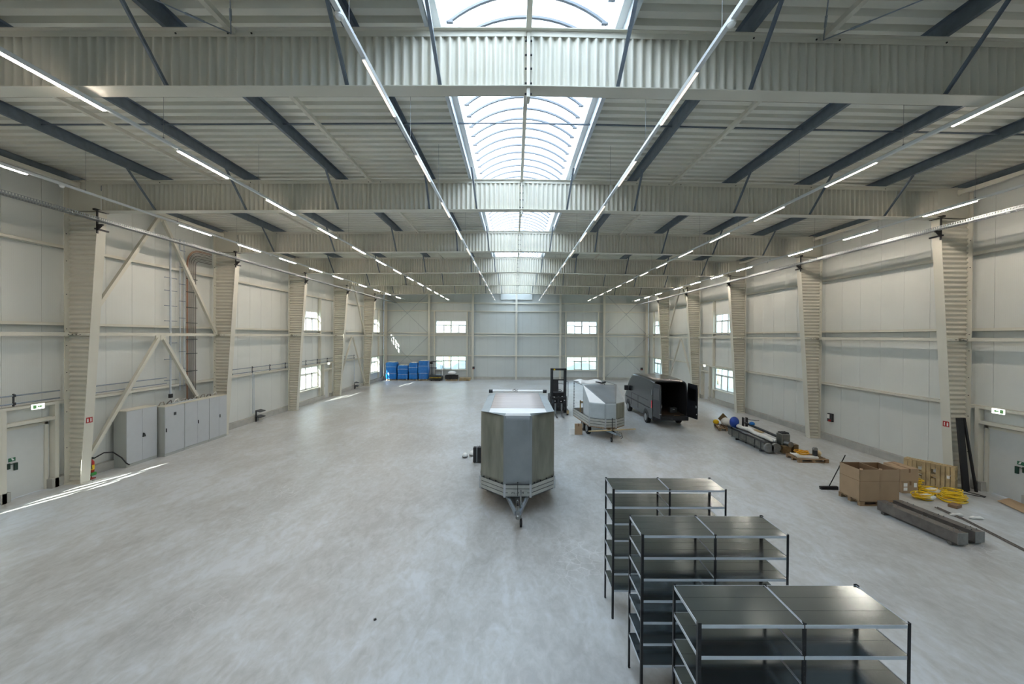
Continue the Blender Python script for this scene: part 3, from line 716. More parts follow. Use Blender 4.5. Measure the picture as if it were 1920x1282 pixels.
M_SHELF_P = mat('anthracite_post', '23262A', .5, metal=.2)
shelf(1.755, 7.01, 'black posted shelf unit with grey steel boards, rearmost of the three')
shelf(1.750, 5.40, 'black posted shelf unit with grey steel boards, middle of the three')
shelf(1.745, 3.72, 'black posted shelf unit with grey steel boards, nearest of the three')

# ---- pallets
def pallet(x, y, z, rz=0, label='', m=None, tilt=None, L=1.2, W=.8):
    m = m or M_WOOD; o = thing('pallet', label, 'pallet', (x, y, z), rz, None)
    for i in range(5):
        yy = -W / 2 + .06 + i * (W - .12) / 4
        MB().cbox(0, yy, .133, L, .115 if i % 2 == 0 else .09, .021).build('deck_board', m, o, local=True)
    for i in range(3):
        xx = (-1, 0, 1)[i] * (L / 2 - .07)
        MB().cbox(xx, 0, .111, .14, W, .022).build('stringer_board', m, o, local=True)
        MB().cbox(0, (-1, 0, 1)[i] * (W / 2 - .055), .011, L, .10, .022).build('bottom_board', m, o, local=True)
        for yy in (-1, 0, 1): MB().cbox(xx, yy * (W / 2 - .055), .061, .14, .10, .078).build('block', m, o, local=True)
    if tilt: o.rotation_euler = tilt
    return o

def wheel(o, c, r, w, axis='x', hub=None, nm='wheel'):
    m = MB(); c = Vector(c); a = Vector((1, 0, 0)) if axis == 'x' else Vector((0, 1, 0))
    m.tube([c - a * w / 2, c - a * w * .42, c + a * w * .42, c + a * w / 2], [r * .88, r, r, r * .88], 24)
    wh = m.build(nm, M_RUBBER, o, smooth=True)
    h = MB(); h.tube([c - a * (w / 2 + .006), c + a * (w / 2 + .006)], [r * .58, r * .58], 20)
    for k in range(5):
        an = 2 * PI * k / 5; d = (Vector((0, math.cos(an), math.sin(an))) if axis == 'x' else Vector((math.cos(an), 0, math.sin(an)))) * r * .3
        h.tube([c + d - a * (w / 2 + .012), c + d + a * (w / 2 + .012)], [r * .07] * 2, 6)
    h.build('rim', hub or M_STEEL, wh)
    return wh

# ---- tarpaulin covered box trailer in the middle of the hall
bt = thing('box_trailer', 'tall grey tarpaulin-covered trailer with pointed front standing in the middle of the hall', 'trailer', (.11, 13, 0))
def poly_at(z, g=0): return [(-.96 - g, 11.68), (-.25, 11.0 - g), (.47, 11.0 - g), (1.18 + g, 11.68), (1.18 + g, 14.9 + g), (-.96 - g, 14.9 + g)]
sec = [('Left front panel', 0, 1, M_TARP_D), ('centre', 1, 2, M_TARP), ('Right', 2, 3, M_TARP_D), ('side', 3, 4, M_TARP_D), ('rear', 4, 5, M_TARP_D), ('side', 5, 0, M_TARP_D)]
P = poly_at(0)
for nm, i, j, m in sec:
    a, b = P[i], P[j]; rows = []; nz = 14; nu = 14
    ln = math.hypot(b[0] - a[0], b[1] - a[1]); nx, ny = (b[1] - a[1]) / ln, -(b[0] - a[0]) / ln
    for r in range(nz + 1):
        z = .86 + (2.80 - .86) * r / nz; row = []
        for u in range(nu + 1):
            t = u / nu; k = math.sin(PI * t); dd = .012 * math.sin(t * 9 + i) * k * (1 - r / nz * .5) - .02 * k * math.sin(PI * r / nz) + (.008 * math.sin(t * 40) * (1 - r / nz) ** 4)
            row.append((a[0] + (b[0] - a[0]) * t + nx * dd, a[1] + (b[1] - a[1]) * t + ny * dd, z - (.015 * abs(math.sin(t * PI * 3)) if r == 0 else 0)))
        rows.append(row)
    MB().grid(rows).build('tarpaulin', m, bt, smooth='all', solid=.004, fixn=False)
for (x, y) in (P[1], P[2]): MB().box(x - .035, x + .035, y - .012, y + .02, .62, 2.79).build('corner_strip', M_TARP, bt)
# roof: sloped grey shoulders, pale striped top, white front as painted skylight reflection
IN = [(-.70, 11.20), (-.22, 11.03), (.44, 11.03), (.92, 11.20), (.92, 14.88), (-.70, 14.88)]
def fc(pts, m, nm): MB().add(pts, [tuple(range(len(pts)))]).build(nm, m, bt, solid=.006, fixn=False)
zt_, zs_ = 2.86, 2.80
for i, j in ((2, 3), (3, 4), (5, 0), (0, 1)):
    fc([(*P[i], zs_), (*P[j], zs_), (*IN[j], zt_), (*IN[i], zt_)], M_TARP_B, 'roof_shoulder')
fc([(*P[1], zs_), (*P[2], zs_), (*IN[2], zt_), (*IN[1], zt_)], M_TARP_W, 'roof_front_sheen')
fc([(*IN[0], zt_), (*IN[1], zt_), (*IN[2], zt_), (*IN[3], zt_), (.91, 11.72, zt_ + .015), (-.69, 11.72, zt_ + .015)], M_TARP_W, 'roof_front_sheen')
rows = []
for r in range(29):
    y = 11.72 + (14.88 - 11.72) * r / 28; zz = zt_ + .015 + .008 * math.sin(r * 1.57) ; rows.append([(x, y, zz) for x in (-.69, -.3, .1, .5, .91)])
MB().grid(rows).build('roof_top', M_TARP_T, bt, smooth='all', solid=.004, fixn=False)
rb = MB(); rb.tube([(-.80, 14.72, 2.97), (1.07, 14.72, 2.97)], .05, 14); rb.build('roll_bar', M_WHITE, bt, smooth=True)
for x in (-.86, 1.13): MB().cyl((x, 14.72, 2.965), .062, .14, 'x', 14).build('end_cap', M_BLACK, bt, smooth=True)
lc = MB(); lc.tube([(.10, 14.66, 3.0), (-.04, 14.66, 3.04), (-.06, 14.66, 3.02), (.0, 14.64, 2.98), (.12, 14.62, 2.95), (.14, 14.62, 3.04), (.0, 14.66, 3.055)], .008, 6); lc.build('latch', M_BLACK, bt)
# aluminium side boards
def boards(o, P, z0, z1, gap, m, skip=()):
    n = len(P)
    for i in range(n):
        if i in skip: continue
        a, b = Vector((*P[i], 0)), Vector((*P[(i + 1) % n], 0)); d = (b - a).normalized(); nn = Vector((d.y, -d.x, 0)); mb = MB(); sl = MB()
        for k in range(3):
            h = (z1 - z0) / 3; z = z0 + h * k
            mb.bar(a + Vector((0, 0, z + h * .45)), b + Vector((0, 0, z + h * .45)), .034, h * .80)
            sl.bar(a - nn * .004 + Vector((0, 0, z + h * .5)), b - nn * .004 + Vector((0, 0, z + h * .5)), .010, h)
        sb_ = mb.build('side_board', m, o); sl.build('groove_shade', M_STEEL_D, sb_)  # dark backing bars paint the shade into the gaps between boards
PB = poly_at(0, .015); boards(bt, PB, .57, .90, 0, M_ALU_D)
for i, (x, y) in enumerate(PB): MB().cbox(x, y, .73, .06, .06, .36).build('corner_post', M_ALU, bt)
MB().prism([(-.96, 11.7), (-.25, 11.02), (.47, 11.02), (1.18, 11.7), (1.18, 14.9), (-.96, 14.9)], .53, .575, 'z').build('load_floor', M_STEEL_D, bt)
ck = MB()
for (x, y) in [(-.98, 11.9 + .45 * i) for i in range(7)] + [(1.2, 11.9 + .45 * i) for i in range(7)]: ck.cbox(x, y, .93, .02, .03, .07)
for t in (.15, .4, .65, .9):
    for (a, b) in ((PB[0], PB[1]), (PB[2], PB[3])): ck.cbox(a[0] + (b[0] - a[0]) * t, a[1] + (b[1] - a[1]) * t - .02, .92, .035, .02, .04)
ck.build('tarpaulin_clips', M_BLACK, bt)
pl = MB(); pl.box(-.155, .375, 10.955, 10.965, .63, .725); pl.build('licence_plate', M_ALU_D, bt)
v, f = text_mb('WL - F 999', .085); tx = MB().add([(x * .9 + .11, 10.952 - z * .5, y + .678) for x, y, z in v], f); tx.build('plate_lettering', M_BLACK, bt, fixn=False)
fr = MB()
for s in (-1, 1): fr.bar((.11 + s * .30, 11.2, .50), (.11 + s * .05, 10.15, .47), .06, .10)
fr.bar((.11 - .3, 11.2, .5), (.11 - .3, 14.6, .5), .06, .1); fr.bar((.11 + .3, 11.2, .5), (.11 + .3, 14.6, .5), .06, .1); fr.build('drawbar', M_GALV, bt)
cp = MB(); cp.tube([(.11, 10.75, .54), (.11, 10.3, .54), (.11, 10.1, .53)], [.035, .045, .05], 10); cp.cbox(.11, 10.0, .5, .10, .26, .07); cp.sphere((.11, 9.89, .49), .06, 10, 6); cp.tube([(.11, 10.5, .56), (.11, 10.42, .7)], .012, 6); cp.build('coupling', M_STEEL, bt, smooth=True)
MB().cbox(.11, 10.42, .58, .05, .14, .06).build('coupling_cover', M_BLK, bt)
js = MB(); js.tube([(.19, 10.36, .25), (.19, 10.36, .98)], .022, 8); js.tube([(.19, 10.36, .62), (.26, 10.33, .62)], .012, 6); js.build('jockey_stem', M_STEEL, bt)
wheel(bt, (.20, 10.42, .115), .115, .06, 'x', nm='jockey_wheel')
for y in (12.9, 13.65):
    for x in (-.78, 1.0): wheel(bt, (x, y, .30), .30, .18)
hd = MB(); hd.sphere((.115, 10.93, .97), .02, 8, 6); hd.tube([(.115, 10.93, .93), (.115, 10.94, .6)], .008, 6); hd.build('tie_cord', M_BLACK, bt)

# things on the floor behind the box trailer
sc_ = thing('suitcase', 'black hard suitcase with pale strap standing beside the box trailer', 'suitcase', (-1.42, 15.7, 0))
MB().box(-1.60, -1.24, 15.63, 15.83, .02, .62).build('shell', M_BLK, sc_, bevel=.03); MB().box(-1.47, -1.43, 15.615, 15.845, .015, .63).build('strap', M_TARP, sc_)
for x in (-1.55, -1.3): MB().cyl((x, 15.73, .02), .02, .03, 'x', 8).build('castor', M_RUBBER, sc_)
def helmet(x, y, lab, r=.11):
    o = thing('helmet', lab, 'helmet', (x, y, 0)); m = MB(); m.sphere((x, y, .10), r, 16, 10, (1, 1.1, .95)); m.build('shell', M_WHITE, o, smooth='all')
    q = MB(); q.tube([(x + r * 1.02 * math.cos(a), y + r * 1.12 * math.sin(a), .05) for a in [k * PI / 8 for k in range(16)]], .012, 6, closed=True); q.build('rim', M_BLACK, o)
helmet(-2.0, 16.35, 'white helmet lying on the floor, farther left of the suitcase'); helmet(-1.72, 16.6, 'white helmet lying on the floor touching the black suitcase', .13)
o = thing('carrier_bag', 'pink and red plastic bag behind the black suitcase', 'bag', (-1.35, 16.15, 0)); m = MB()
m.sphere((-1.35, 16.15, .25), .22, 12, 9, (1, .8, 1.1), .12); m.build('bag_body', mat('pink_red_plastic', 'D9A0A0', .4, col2='C0503C', scale=6), o, smooth='all'); MB().tube([(-1.45, 16.1, .45), (-1.38, 16.1, .56), (-1.3, 16.1, .46)], .012, 6).build('handle', M_BLK, o)
tag(MB().tube([(-1.75, 16.95, .01), (-1.6, 17.1, .012), (-1.4, 16.95, .012), (-1.55, 16.85, .012), (-1.35, 17.1, .012)], .01, 6).build('cable', M_BLK), 'short dark cable on the floor behind the suitcase', 'cable')

# ---- open flatbed trailer with half its tarpaulin
HD = math.radians(8)
ft = thing('flatbed_trailer', 'low trailer with silver side boards and a torn-open grey tarpaulin, left of the van', 'trailer', (4.62, 19.74, 0), HD)
def L(*p): return p
PF = [(-.91, 0), (-.27, -.50), (.27, -.50), (.91, 0), (.91, 2.75), (-.91, 2.75)]
def lboards(o, P, z0, z1, m):
    for i in range(len(P)):
        a, b = Vector((*P[i], 0)), Vector((*P[(i + 1) % len(P)], 0)); d = (b - a).normalized(); nn = Vector((d.y, -d.x, 0)); mb = MB(); sl = MB(); h = (z1 - z0) / 3
        for k in range(3):
            z = z0 + h * k; mb.bar(a + Vector((0, 0, z + h * .45)), b + Vector((0, 0, z + h * .45)), .034, h * .80)
            sl.bar(a + Vector((0, 0, z + h * .5)), b + Vector((0, 0, z + h * .5)), .010, h)
        sb_ = mb.build('side_board', m, o, local=True); sl.build('groove_shade', M_STEEL_D, sb_, local=True)  # gap shade between the boards comes from these dark backing bars
lboards(ft, PF, .60, 1.0, M_ALU_D)
for x, y in PF: MB().cbox(x, y, .79, .06, .06, .42).build('corner_post', M_ALU, ft, local=True)
MB().prism(PF, .55, .605, 'z').build('load_floor', M_WOOD_D, ft, local=True)
ZF, ZP, YP = 1.76, 2.50, 1.0                                  # tarpaulin front height, ridge height, ridge position
def quad(pts, m, nm, wr=.02, n=10):
    rows = []
    for i in range(n + 1):
        row = []
        for j in range(n + 1):
            u, v = i / n, j / n; p = (Vector(pts[0]) * (1 - u) + Vector(pts[3]) * u) * (1 - v) + (Vector(pts[1]) * (1 - u) + Vector(pts[2]) * u) * v
            k = math.sin(PI * u) * math.sin(PI * v); p += Vector((0, .3, 1)) * (wr * k * math.sin(8 * v + 3 * u) - .03 * k)
            row.append(p)
        rows.append(row)
    MB().grid(rows).build(nm, m, ft, smooth='all', solid=.004, local=True, fixn=False)
quad([(-.91, 0, .98), (-.27, -.50, .98), (-.27, -.50, ZF), (-.91, 0, ZF)], M_TARP_B, 'tarpaulin')
quad([(-.27, -.50, .98), (.27, -.50, .98), (.27, -.50, ZF), (-.27, -.50, ZF)], M_TARP_B, 'tarpaulin')
quad([(.27, -.50, .98), (.91, 0, .98), (.91, 0, ZF), (.27, -.50, ZF)], M_TARP_D, 'tarpaulin')
quad([(-.91, .95, 1.0), (-.91, 0, .98), (-.91, 0, ZF), (-.91, YP, ZP)], M_TARP_B, 'tarpaulin')
quad([(.91, 0, .98), (.91, .95, 1.0), (.91, YP, ZP), (.91, 0, ZF)], M_TARP_B, 'tarpaulin')
quad([(-.27, -.50, ZF), (.27, -.50, ZF), (.91, YP, ZP), (-.91, YP, ZP)], M_TARP, 'tarpaulin_slope', .035)
def tri(a, b, c, m): MB().add([a, b, c], [(0, 1, 2)]).build('tarpaulin_corner', m, ft, solid=.005, local=True, fixn=False)
tri((-.91, 0, ZF), (-.27, -.50, ZF), (-.91, YP, ZP), M_TARP_W); tri((.27, -.50, ZF), (.91, 0, ZF), (.91, YP, ZP), M_TARP_B)
fm = MB()
for x in (-.90, .90): fm.tube([(x, 2.7, 1.0), (x, 2.7, ZP)], .018, 6); fm.tube([(x, YP, 1.0), (x, YP, ZP - .02)], .018, 6); fm.tube([(x, YP, ZP - .02), (x, 2.7, ZP - .02)], .018, 6)
for y in (YP, 2.7): fm.tube([(-.9, y, ZP - .02), (.9, y, ZP - .02)], .018, 6)
fm.build('bow_frame', M_STEEL, ft, local=True)
cl = MB()
for k in range(9): cl.cbox(-.90, 2.68, 1.1 + k * .16, .05, .03, .03)
cl.build('tarpaulin_hooks', M_BLACK, ft, local=True)
# folded-back white tarpaulin on top of the frame
rows = []
for i in range(13):
    row = []
    for j in range(9):
        u, v = i / 12, j / 8; rows_z = ZP + .03 + .12 * math.sin(PI * v) * (.6 + .5 * math.sin(u * 9)) + .03 * math.sin(11 * u + 7 * v)
        row.append((-.98 + 1.25 * u, 1.3 + 1.3 * v + .1 * math.sin(5 * u), rows_z - .25 * max(0, abs(v - .5) - .42)))
    rows.append(row)
MB().grid(rows).build('folded_tarpaulin', M_TARP_W, ft, smooth='all', solid=.02, local=True, fixn=False)
st = MB(); st.tube([(.0, 1.35, 2.62), (.3, 1.15, 2.5), (.33, 1.05, 2.15)], .012, 6); st.tube([(-.1, 1.4, 2.6), (.15, 1.2, 2.56), (.4, 1.25, 2.6)], .035, 6); st.build('strap', M_BLACK, ft, local=True)
db = MB()
for s in (-1, 1): db.bar((s * .30, -.3, .5), (s * .05, -1.35, .47), .05, .09)
db.build('drawbar', M_GALV, ft, local=True)
cp = MB(); cp.cbox(0, -1.5, .5, .10, .30, .08); cp.sphere((0, -1.68, .5), .06, 8, 6); cp.tube([(0, -1.0, .56), (0, -1.35, .55)], .035, 8); cp.build('coupling', M_STEEL, ft, smooth=True, local=True)
cc = MB(); cc.tube([(.02, -1.45, .6), (.08, -1.6, .6), (.14, -1.6, .4), (.1, -1.5, .3)], .014, 6); cc.build('brake_cable', M_BLACK, ft, local=True)
js = MB(); js.tube([(-.10, -.95, .22), (-.10, -.95, 1.15)], .02, 8); js.build('jockey_stem', M_BLK, ft, local=True)
def lwheel(o, c, r, w, nm='wheel', **k):
    s = ORG[o.name]; ORG[o.name] = Vector((0, 0, 0)); q = wheel(o, c, r, w, nm=nm, **k); ORG[o.name] = s; return q
lwheel(ft, (-.10, -.86, .11), .11, .06, nm='jockey_wheel')
for y in (.85, 1.55):
    for x in (-.68, .68): lwheel(ft, (x, y, .29), .29, .17)
o = thing('plywood_offcut', 'upright wooden board inside the low trailer behind its tarpaulin', 'board', (3.70, 21.45, .61))
for (x, z, w_, h_) in ((-.12, .0, .07, .95), (.12, .0, .07, .95), (0, .80, .31, .10)): MB().cbox(x, 0, z + h_ / 2, w_, .05, h_).build('slat', M_WOOD, o, local=True)
# plank through under the drawbar, boxes beside
tag(MB().bar((3.50, 18.62, .565), (5.85, 19.12, .565), .10, .035).build('plank', M_WOOD), 'long yellowish plank lying across the drawbar of the low trailer', 'plank')
def carton(x, y, z, sx, sy, sz, lab, m=None, rz=0, tape=True):
    o = thing('cardboard_box', lab, 'box', (x, y, z), rz); MB().box(-sx / 2, sx / 2, -sy / 2, sy / 2, 0, sz).build('carton', m or M_CARD, o, local=True, bevel=.006)
    if tape: MB().box(-.03, .03, -sy / 2 - .001, sy / 2 + .001, sz - .12, sz + .002).build('tape', M_CARD_D, o, local=True)
    return o
carton(3.30, 20.3, 0, .38, .12, .55, 'brown cardboard box standing beside the wheels of the low trailer')
tag(MB().box(2.84, 3.09, 20.22, 20.27, 0, .34).build('paper_stack', M_LABEL), 'pale sheet leaning on the brown box left of the low trailer', 'sheet')
# ---- dark van with open rear doors
M_VAN = mat('anthracite_van_paint', '282B30', .2, metal=.3, spec=.6)
M_VAN_IN = mat('van_interior', '121315', .8)
M_DGLASS = mat('dark_glass', '0C0E10', .08, spec=.8)
M_TAIL = mat('red_lamp_plastic', 'C0182A', .2)
vn = thing('van', 'dark grey panel van seen from behind with both rear doors open', 'van', (8.70, 22.15, 0))
stn = [(0, .42, 2.52, 1), (.06, .40, 2.56, 1), (.8, .40, 2.62, 1), (2.5, .40, 2.64, 1), (4.0, .40, 2.60, 1), (4.35, .40, 2.50, 1), (4.75, .40, 2.10, 1), (5.1, .40, 1.55, 1), (5.4, .40, 1.30, .98), (5.75, .42, 1.12, .93), (5.95, .48, .85, .84)]
def ring(y, z0, z1, k):
    pts = []
    def hw(z): return (1.00 - .03 * max(0, .9 - z) - .10 * max(0, (z - 1.2) / 1.4) ** 1.5) * k
    n = 8
    for i in range(n + 1):
        z = z0 + (z1 - .22 - z0) * i / n if z1 > .9 else z0 + (z1 - .05 - z0) * i / n
        pts.append((hw(z), z))
    h0 = pts[-1][0]
    for i in range(1, 6):
        a = PI / 2 * i / 5; rr = min(.22, z1 - pts[n][1])
        pts.append((h0 - .22 + .22 * math.cos(a), pts[n][1] + rr * math.sin(a)))
    return [(-x, y, z) for x, z in pts] + [(x, y, z) for x, z in reversed(pts)]
rows = [ring(*s) for s in stn]
b = MB(); b.grid(rows); nn = len(rows[0]); b.f.append(tuple(range((len(rows) - 1) * nn, len(rows) * nn))); b.grid([[r[0], r[-1]] for r in rows])
b.build('body_shell', M_VAN, vn, smooth=True, local=True)
inn = MB()
ir = [[(x * .93, y, .62 + (z - .42) * .885) for x, _, z in rows[0]] for y in (0.0, 3.6)]
inn.grid(ir); inn.f.append(tuple(range(nn, 2 * nn))); inn.grid([[r[0], r[-1]] for r in ir]); inn.build('load_bay', M_VAN_IN, vn, local=True, fixn=False)
fr = MB(); fr.grid([[Vector(p) for p in rows[0]], [Vector(p) for p in ir[0]]]); fr.add([rows[0][0], rows[0][-1], ir[0][-1], ir[0][0]], [(0, 1, 2, 3)]); fr.build('door_frame', M_BLK, vn, local=True, fixn=False)
MB().box(-.86, .86, .05, 3.5, .63, .65).build('load_floor', mat('van_floor_board', '4A3A2C', .7), vn, local=True)
bp = MB(); bp.box(-1.0, 1.0, -.14, .05, .36, .60); bp.build('rear_bumper', M_BLK, vn, bevel=.03, local=True)
MB().box(.18, .5, -.15, -.12, .64, .66).build('step_mat', M_WOOD_D, vn, local=True)
def vdoor(hx, ang, s):
    d = MB(); W = .86; q = []
    for (u, z) in ((0, .58), (W, .58), (W, 1.4), (W, 2.2), (W - .06, 2.42), (.05, 2.46), (0, 2.2)): q.append((u, z))
    ca, sa = math.cos(ang), math.sin(ang)
    def T(u, w, z): return (hx + u * ca - w * sa, -.02 + u * sa + w * ca, z)
    v = [T(u, 0, z) for u, z in q] + [T(u, .06, z) for u, z in q]; n = len(q)
    d.add(v, [tuple(range(n)), tuple(range(2 * n - 1, n - 1, -1))] + [(i, i + n, (i + 1) % n + n, (i + 1) % n) for i in range(n)])
    dr = d.build('rear_door', M_VAN, vn, bevel=.015, local=True)
    wn = MB(); ww = [(.12, 1.55), (W - .12, 1.55), (W - .12, 2.2), (.12, 2.2)]
    wn.add([T(u, w_, z) for w_ in (-.006, .066) for u, z in ww], [(0, 1, 2, 3), (7, 6, 5, 4), (0, 4, 5, 1), (1, 5, 6, 2), (2, 6, 7, 3), (3, 7, 4, 0)]); wn.build('door_window', M_DGLASS, dr, local=True)
    hl = MB(); hl.obox(Vector(T(W - .05, -.02 if s > 0 else .08, 1.25)), .05, .03, .12, (0, 0, ang)); hl.build('latch', M_ALU, dr, local=True); hl = MB(); hl.obox(Vector(T(W - .02, .03, .85)), .03, .08, .05, (0, 0, ang)); hl.build('door_light', M_LABEL, dr, local=True)
vdoor(-.97, math.radians(-82), -1); vdoor(.95, math.radians(-79), 1)
for s in (-1, 1):
    MB().box(s * .985, s * 1.012, .02, .16, 1.02, 1.45).build('tail_lamp', M_TAIL, vn, bevel=.01, local=True)
    MB().box(s * .97, s * 1.0, .05, .11, 1.75, 2.05).build('hinge', M_ALU, vn, local=True) if s < 0 else None
    m = MB(); m.box(s * 1.005, s * 1.02, .5, 5.2, .95, 1.0); m.build('side_moulding', M_BLK, vn, local=True)
    w_ = MB(); w_.add([(s * (.990), 4.05, 1.42), (s * .990, 4.95, 1.42), (s * .93, 4.62, 2.12), (s * .925, 4.05, 2.15)], [(0, 1, 2, 3)]); w_.build('side_window', M_DGLASS, vn, solid=.02, local=True, fixn=False)
    g = MB()
    for yy in (3.95, 2.55): g.box(s * 1.0, s * 1.006, yy - .006, yy + .006, .6, 1.35)
    g.box(s * 1.003, s * 1.008, .7, 3.9, 1.36, 1.375); g.build('door_seam', M_BLK, vn, local=True)
    mr = MB(); mr.box(s * 1.0, s * 1.28, 4.55, 4.70, 1.42, 1.75); mr.build('wing_mirror', M_BLK, vn, bevel=.04, local=True)
    for y in (1.05, 4.65):
        a = MB(); pts = [(y + .43 * math.cos(t), .40 + .43 * math.sin(t)) for t in [PI * k / 12 for k in range(13)]] + [(y - .43, .38), (y + .43, .38)]
        a.prism(pts, s * .95, s * 1.004, 'x'); a.build('wheel_arch', M_BLK, vn, local=True); lwheel(vn, (s * .90, y, .345), .345, .23)
ws = MB(); ws.add([(-.82, 5.02, 1.72), (.82, 5.02, 1.72), (.78, 4.45, 2.44), (-.78, 4.45, 2.44)], [(0, 1, 2, 3)]); ws.build('windscreen', M_DGLASS, vn, solid=.02, local=True, fixn=False)
tw = MB(); tw.cbox(0, -.2, .42, .08, .2, .06); tw.sphere((0, -.3, .5), .03, 8, 6); tw.build('tow_bar', M_STEEL_D, vn, local=True)
ld = thing('tool_box', 'grey tool case inside the open load bay of the van', 'box', (9.15, 22.9, .655)); MB().cbox(0, 0, .15, .4, .3, .3).build('case', M_STEEL_D, ld, bevel=.02, local=True); MB().cbox(0, -.16, .2, .12, .02, .04).build('latch', M_ALU, ld, local=True)

# ---- forklift (reach truck) with raised twin mast
fk = thing('forklift', 'black forklift truck with tall open mast between the two trailers', 'forklift', (2.86, 26.0, 0))
MK = M_BLK
for x in (2.41, 3.26):
    MB().box(x - .08, x + .08, 25.42, 25.66, .12, 2.95).build('mast_upright', MK, fk); MB().box(x - .045, x + .045, 25.36, 25.42, .3, 2.85).build('mast_channel', M_STEEL_D, fk)
MB().box(2.33, 3.34, 25.45, 25.6, 2.83, 2.95).build('mast_crossbar', MK, fk); MB().box(2.45, 3.22, 25.5, 25.6, 2.18, 2.25).build('mast_crossbar', MK, fk)
MB().box(2.52, 2.62, 25.42, 25.46, 2.84, 2.92).build('warning_mark', M_YEL, fk)
MB().tube([(2.5, 25.45, 2.05), (2.8, 25.42, 2.02), (3.15, 25.45, 1.95)], .012, 6).build('hose', M_BLACK, fk)
hs = MB(); hs.tube([(3.30, 25.5, 2.15), (3.46, 25.55, 2.1), (3.47, 25.6, 1.2), (3.44, 25.7, .5)], .018, 6); hs.build('hose', M_BLACK, fk)
MB().box(2.40, 3.28, 25.25, 25.36, .55, .75).build('fork_carriage', MK, fk); MB().box(2.40, 3.28, 25.25, 25.36, 1.0, 1.12).build('fork_carriage', MK, fk)
for x in (2.48, 3.18, 2.82): MB().box(x - .04, x + .04, 25.26, 25.34, .5, 1.2).build('carriage_bar', M_STEEL_D, fk)
for x in (2.62, 3.02):
    q = MB(); q.box(x - .05, x + .05, 25.20, 25.25, .05, .75); q.prism([(25.22, .05), (24.15, .05), (24.15, .065), (25.22, .10)], x - .05, x + .05, 'x'); q.build('fork', M_STEEL, fk)
MB().box(2.30, 3.42, 25.75, 27.1, .18, 1.15).build('chassis', MK, fk, bevel=.05)
MB().box(2.34, 3.38, 25.7, 26.2, 1.1, 1.38).build('console', MK, fk, bevel=.05)
sw = MB(); sw.tube([(2.95 + .14 * math.cos(a), 25.95 + .14 * math.sin(a), 1.47 + .04 * math.sin(a)) for a in [k * PI / 7 for k in range(14)]], .016, 6, closed=True); sw.tube([(2.95, 25.95, 1.35), (2.95, 25.95, 1.47)], .02, 6); sw.build('steering_wheel', MK, fk)
bk = MB(); bk.prism([(26.25, 1.1), (26.9, 1.1), (26.75, 2.1), (26.6, 2.1)], 2.42, 2.95, 'x'); bk.build('backrest', MK, fk, bevel=.04)
for x, nm in ((2.28, 'l'), (3.40, 'r')):
    MB().box(x - .07, x + .07, 25.15, 26.2, .10, .34).build('support_leg', M_STEEL_D, fk, bevel=.03); wheel(fk, (x, 25.28, .10), .10, .12, nm='load_wheel')
MB().box(3.33, 3.47, 25.12, 25.15, .12, .32).build('leg_end_plate', M_WOOD, fk)
for x in (2.45, 3.28): wheel(fk, (x, 26.75, .17), .17, .14)
for (x, z) in ((2.55, 1.15), (3.05, 1.2), (3.2, .95), (2.6, .9), (2.98, .88)): MB().cbox(x, 25.24, z, .07, .03, .04).build('sticker', M_LABEL, fk)
# ---- goods along the end wall
def blue_stack(x0, x1, h, lab, puff, y0=44.35, d=.95):
    w_ = x1 - x0; pallet((x0 + x1) / 2, y0 + d / 2, 0, 0, 'pallet under the ' + lab, M_WOOD, L=w_ * .92, W=d * .9)
    o = thing('wrapped_stack', lab, 'wrapped goods', ((x0 + x1) / 2, y0 + d / 2, .146), 0, 'blue wrapped stacks by the end wall'); n = 14; rows = []
    per = [(x0, y0), (x1, y0), (x1, y0 + d), (x0, y0 + d)]
    rz_ = random.Random(int(h * 100))
    for i in range(n + 1):
        t = i / n; z = .146 + (h - .146) * t; row = []; g = .03 * math.sin(t * 9 + puff) + .02 * rz_.uniform(-1, 1) - (.05 if i in (0,) else 0) - (.06 if i == n else 0)
        for k in range(24):
            s = k / 24 * 4; a = per[int(s) % 4]; b_ = per[(int(s) + 1) % 4]; u = s - int(s); x = a[0] + (b_[0] - a[0]) * u; y = a[1] + (b_[1] - a[1]) * u
            cx_, cy_ = (x0 + x1) / 2, y0 + d / 2; f_ = 1 + g / (w_ / 2) + .012 * rz_.uniform(-1, 1); cr_ = .96 if u < .01 else 1
            row.append((cx_ + (x - cx_) * f_ * cr_, cy_ + (y - cy_) * f_ * cr_, z + .02 * rz_.uniform(-1, 1) * (0 < i)))
        rows.append(row + [row[0]])
    m = MB(); m.grid(rows); m.build('blue_wrap', M_BLUE, o, smooth='all')
    c = MB(); top = rows[-1][:-1]; cx_, cy_ = (x0 + x1) / 2, y0 + d / 2
    c.grid([top + [top[0]], [(cx_ + (p[0] - cx_) * .5, cy_ + (p[1] - cy_) * .5, p[2] + .06) for p in top + [top[0]]]]); c.add([(cx_ + (p[0] - cx_) * .5, cy_ + (p[1] - cy_) * .5, p[2] + .06) for p in top], [tuple(range(24))])
    c.build('film_top', M_FILM, o, smooth='all')
    b_ = MB()
    for t in (.33, .72): b_.tube([(x0 - .015, y0 - .02, .146 + (h - .146) * t), ((x0 + x1) / 2, y0 - .035, .146 + (h - .146) * t + .01), (x1 + .015, y0 - .02, .146 + (h - .146) * t)], .012, 5)
    b_.build('film_crease', M_FILM, o)
blue_stack(-14.28, -13.12, 2.02, 'blue film-wrapped stack nearest the left corner of the end wall', 0)
blue_stack(-12.98, -11.86, 1.68, 'lowest blue film-wrapped stack, second from the left corner', 1.2)
blue_stack(-11.74, -10.78, 1.96, 'blue film-wrapped stack with pale top, third from the left corner', 2.3)
blue_stack(-10.70, -9.62, 2.18, 'tallest blue film-wrapped stack, at the right end of the row', 3.4)
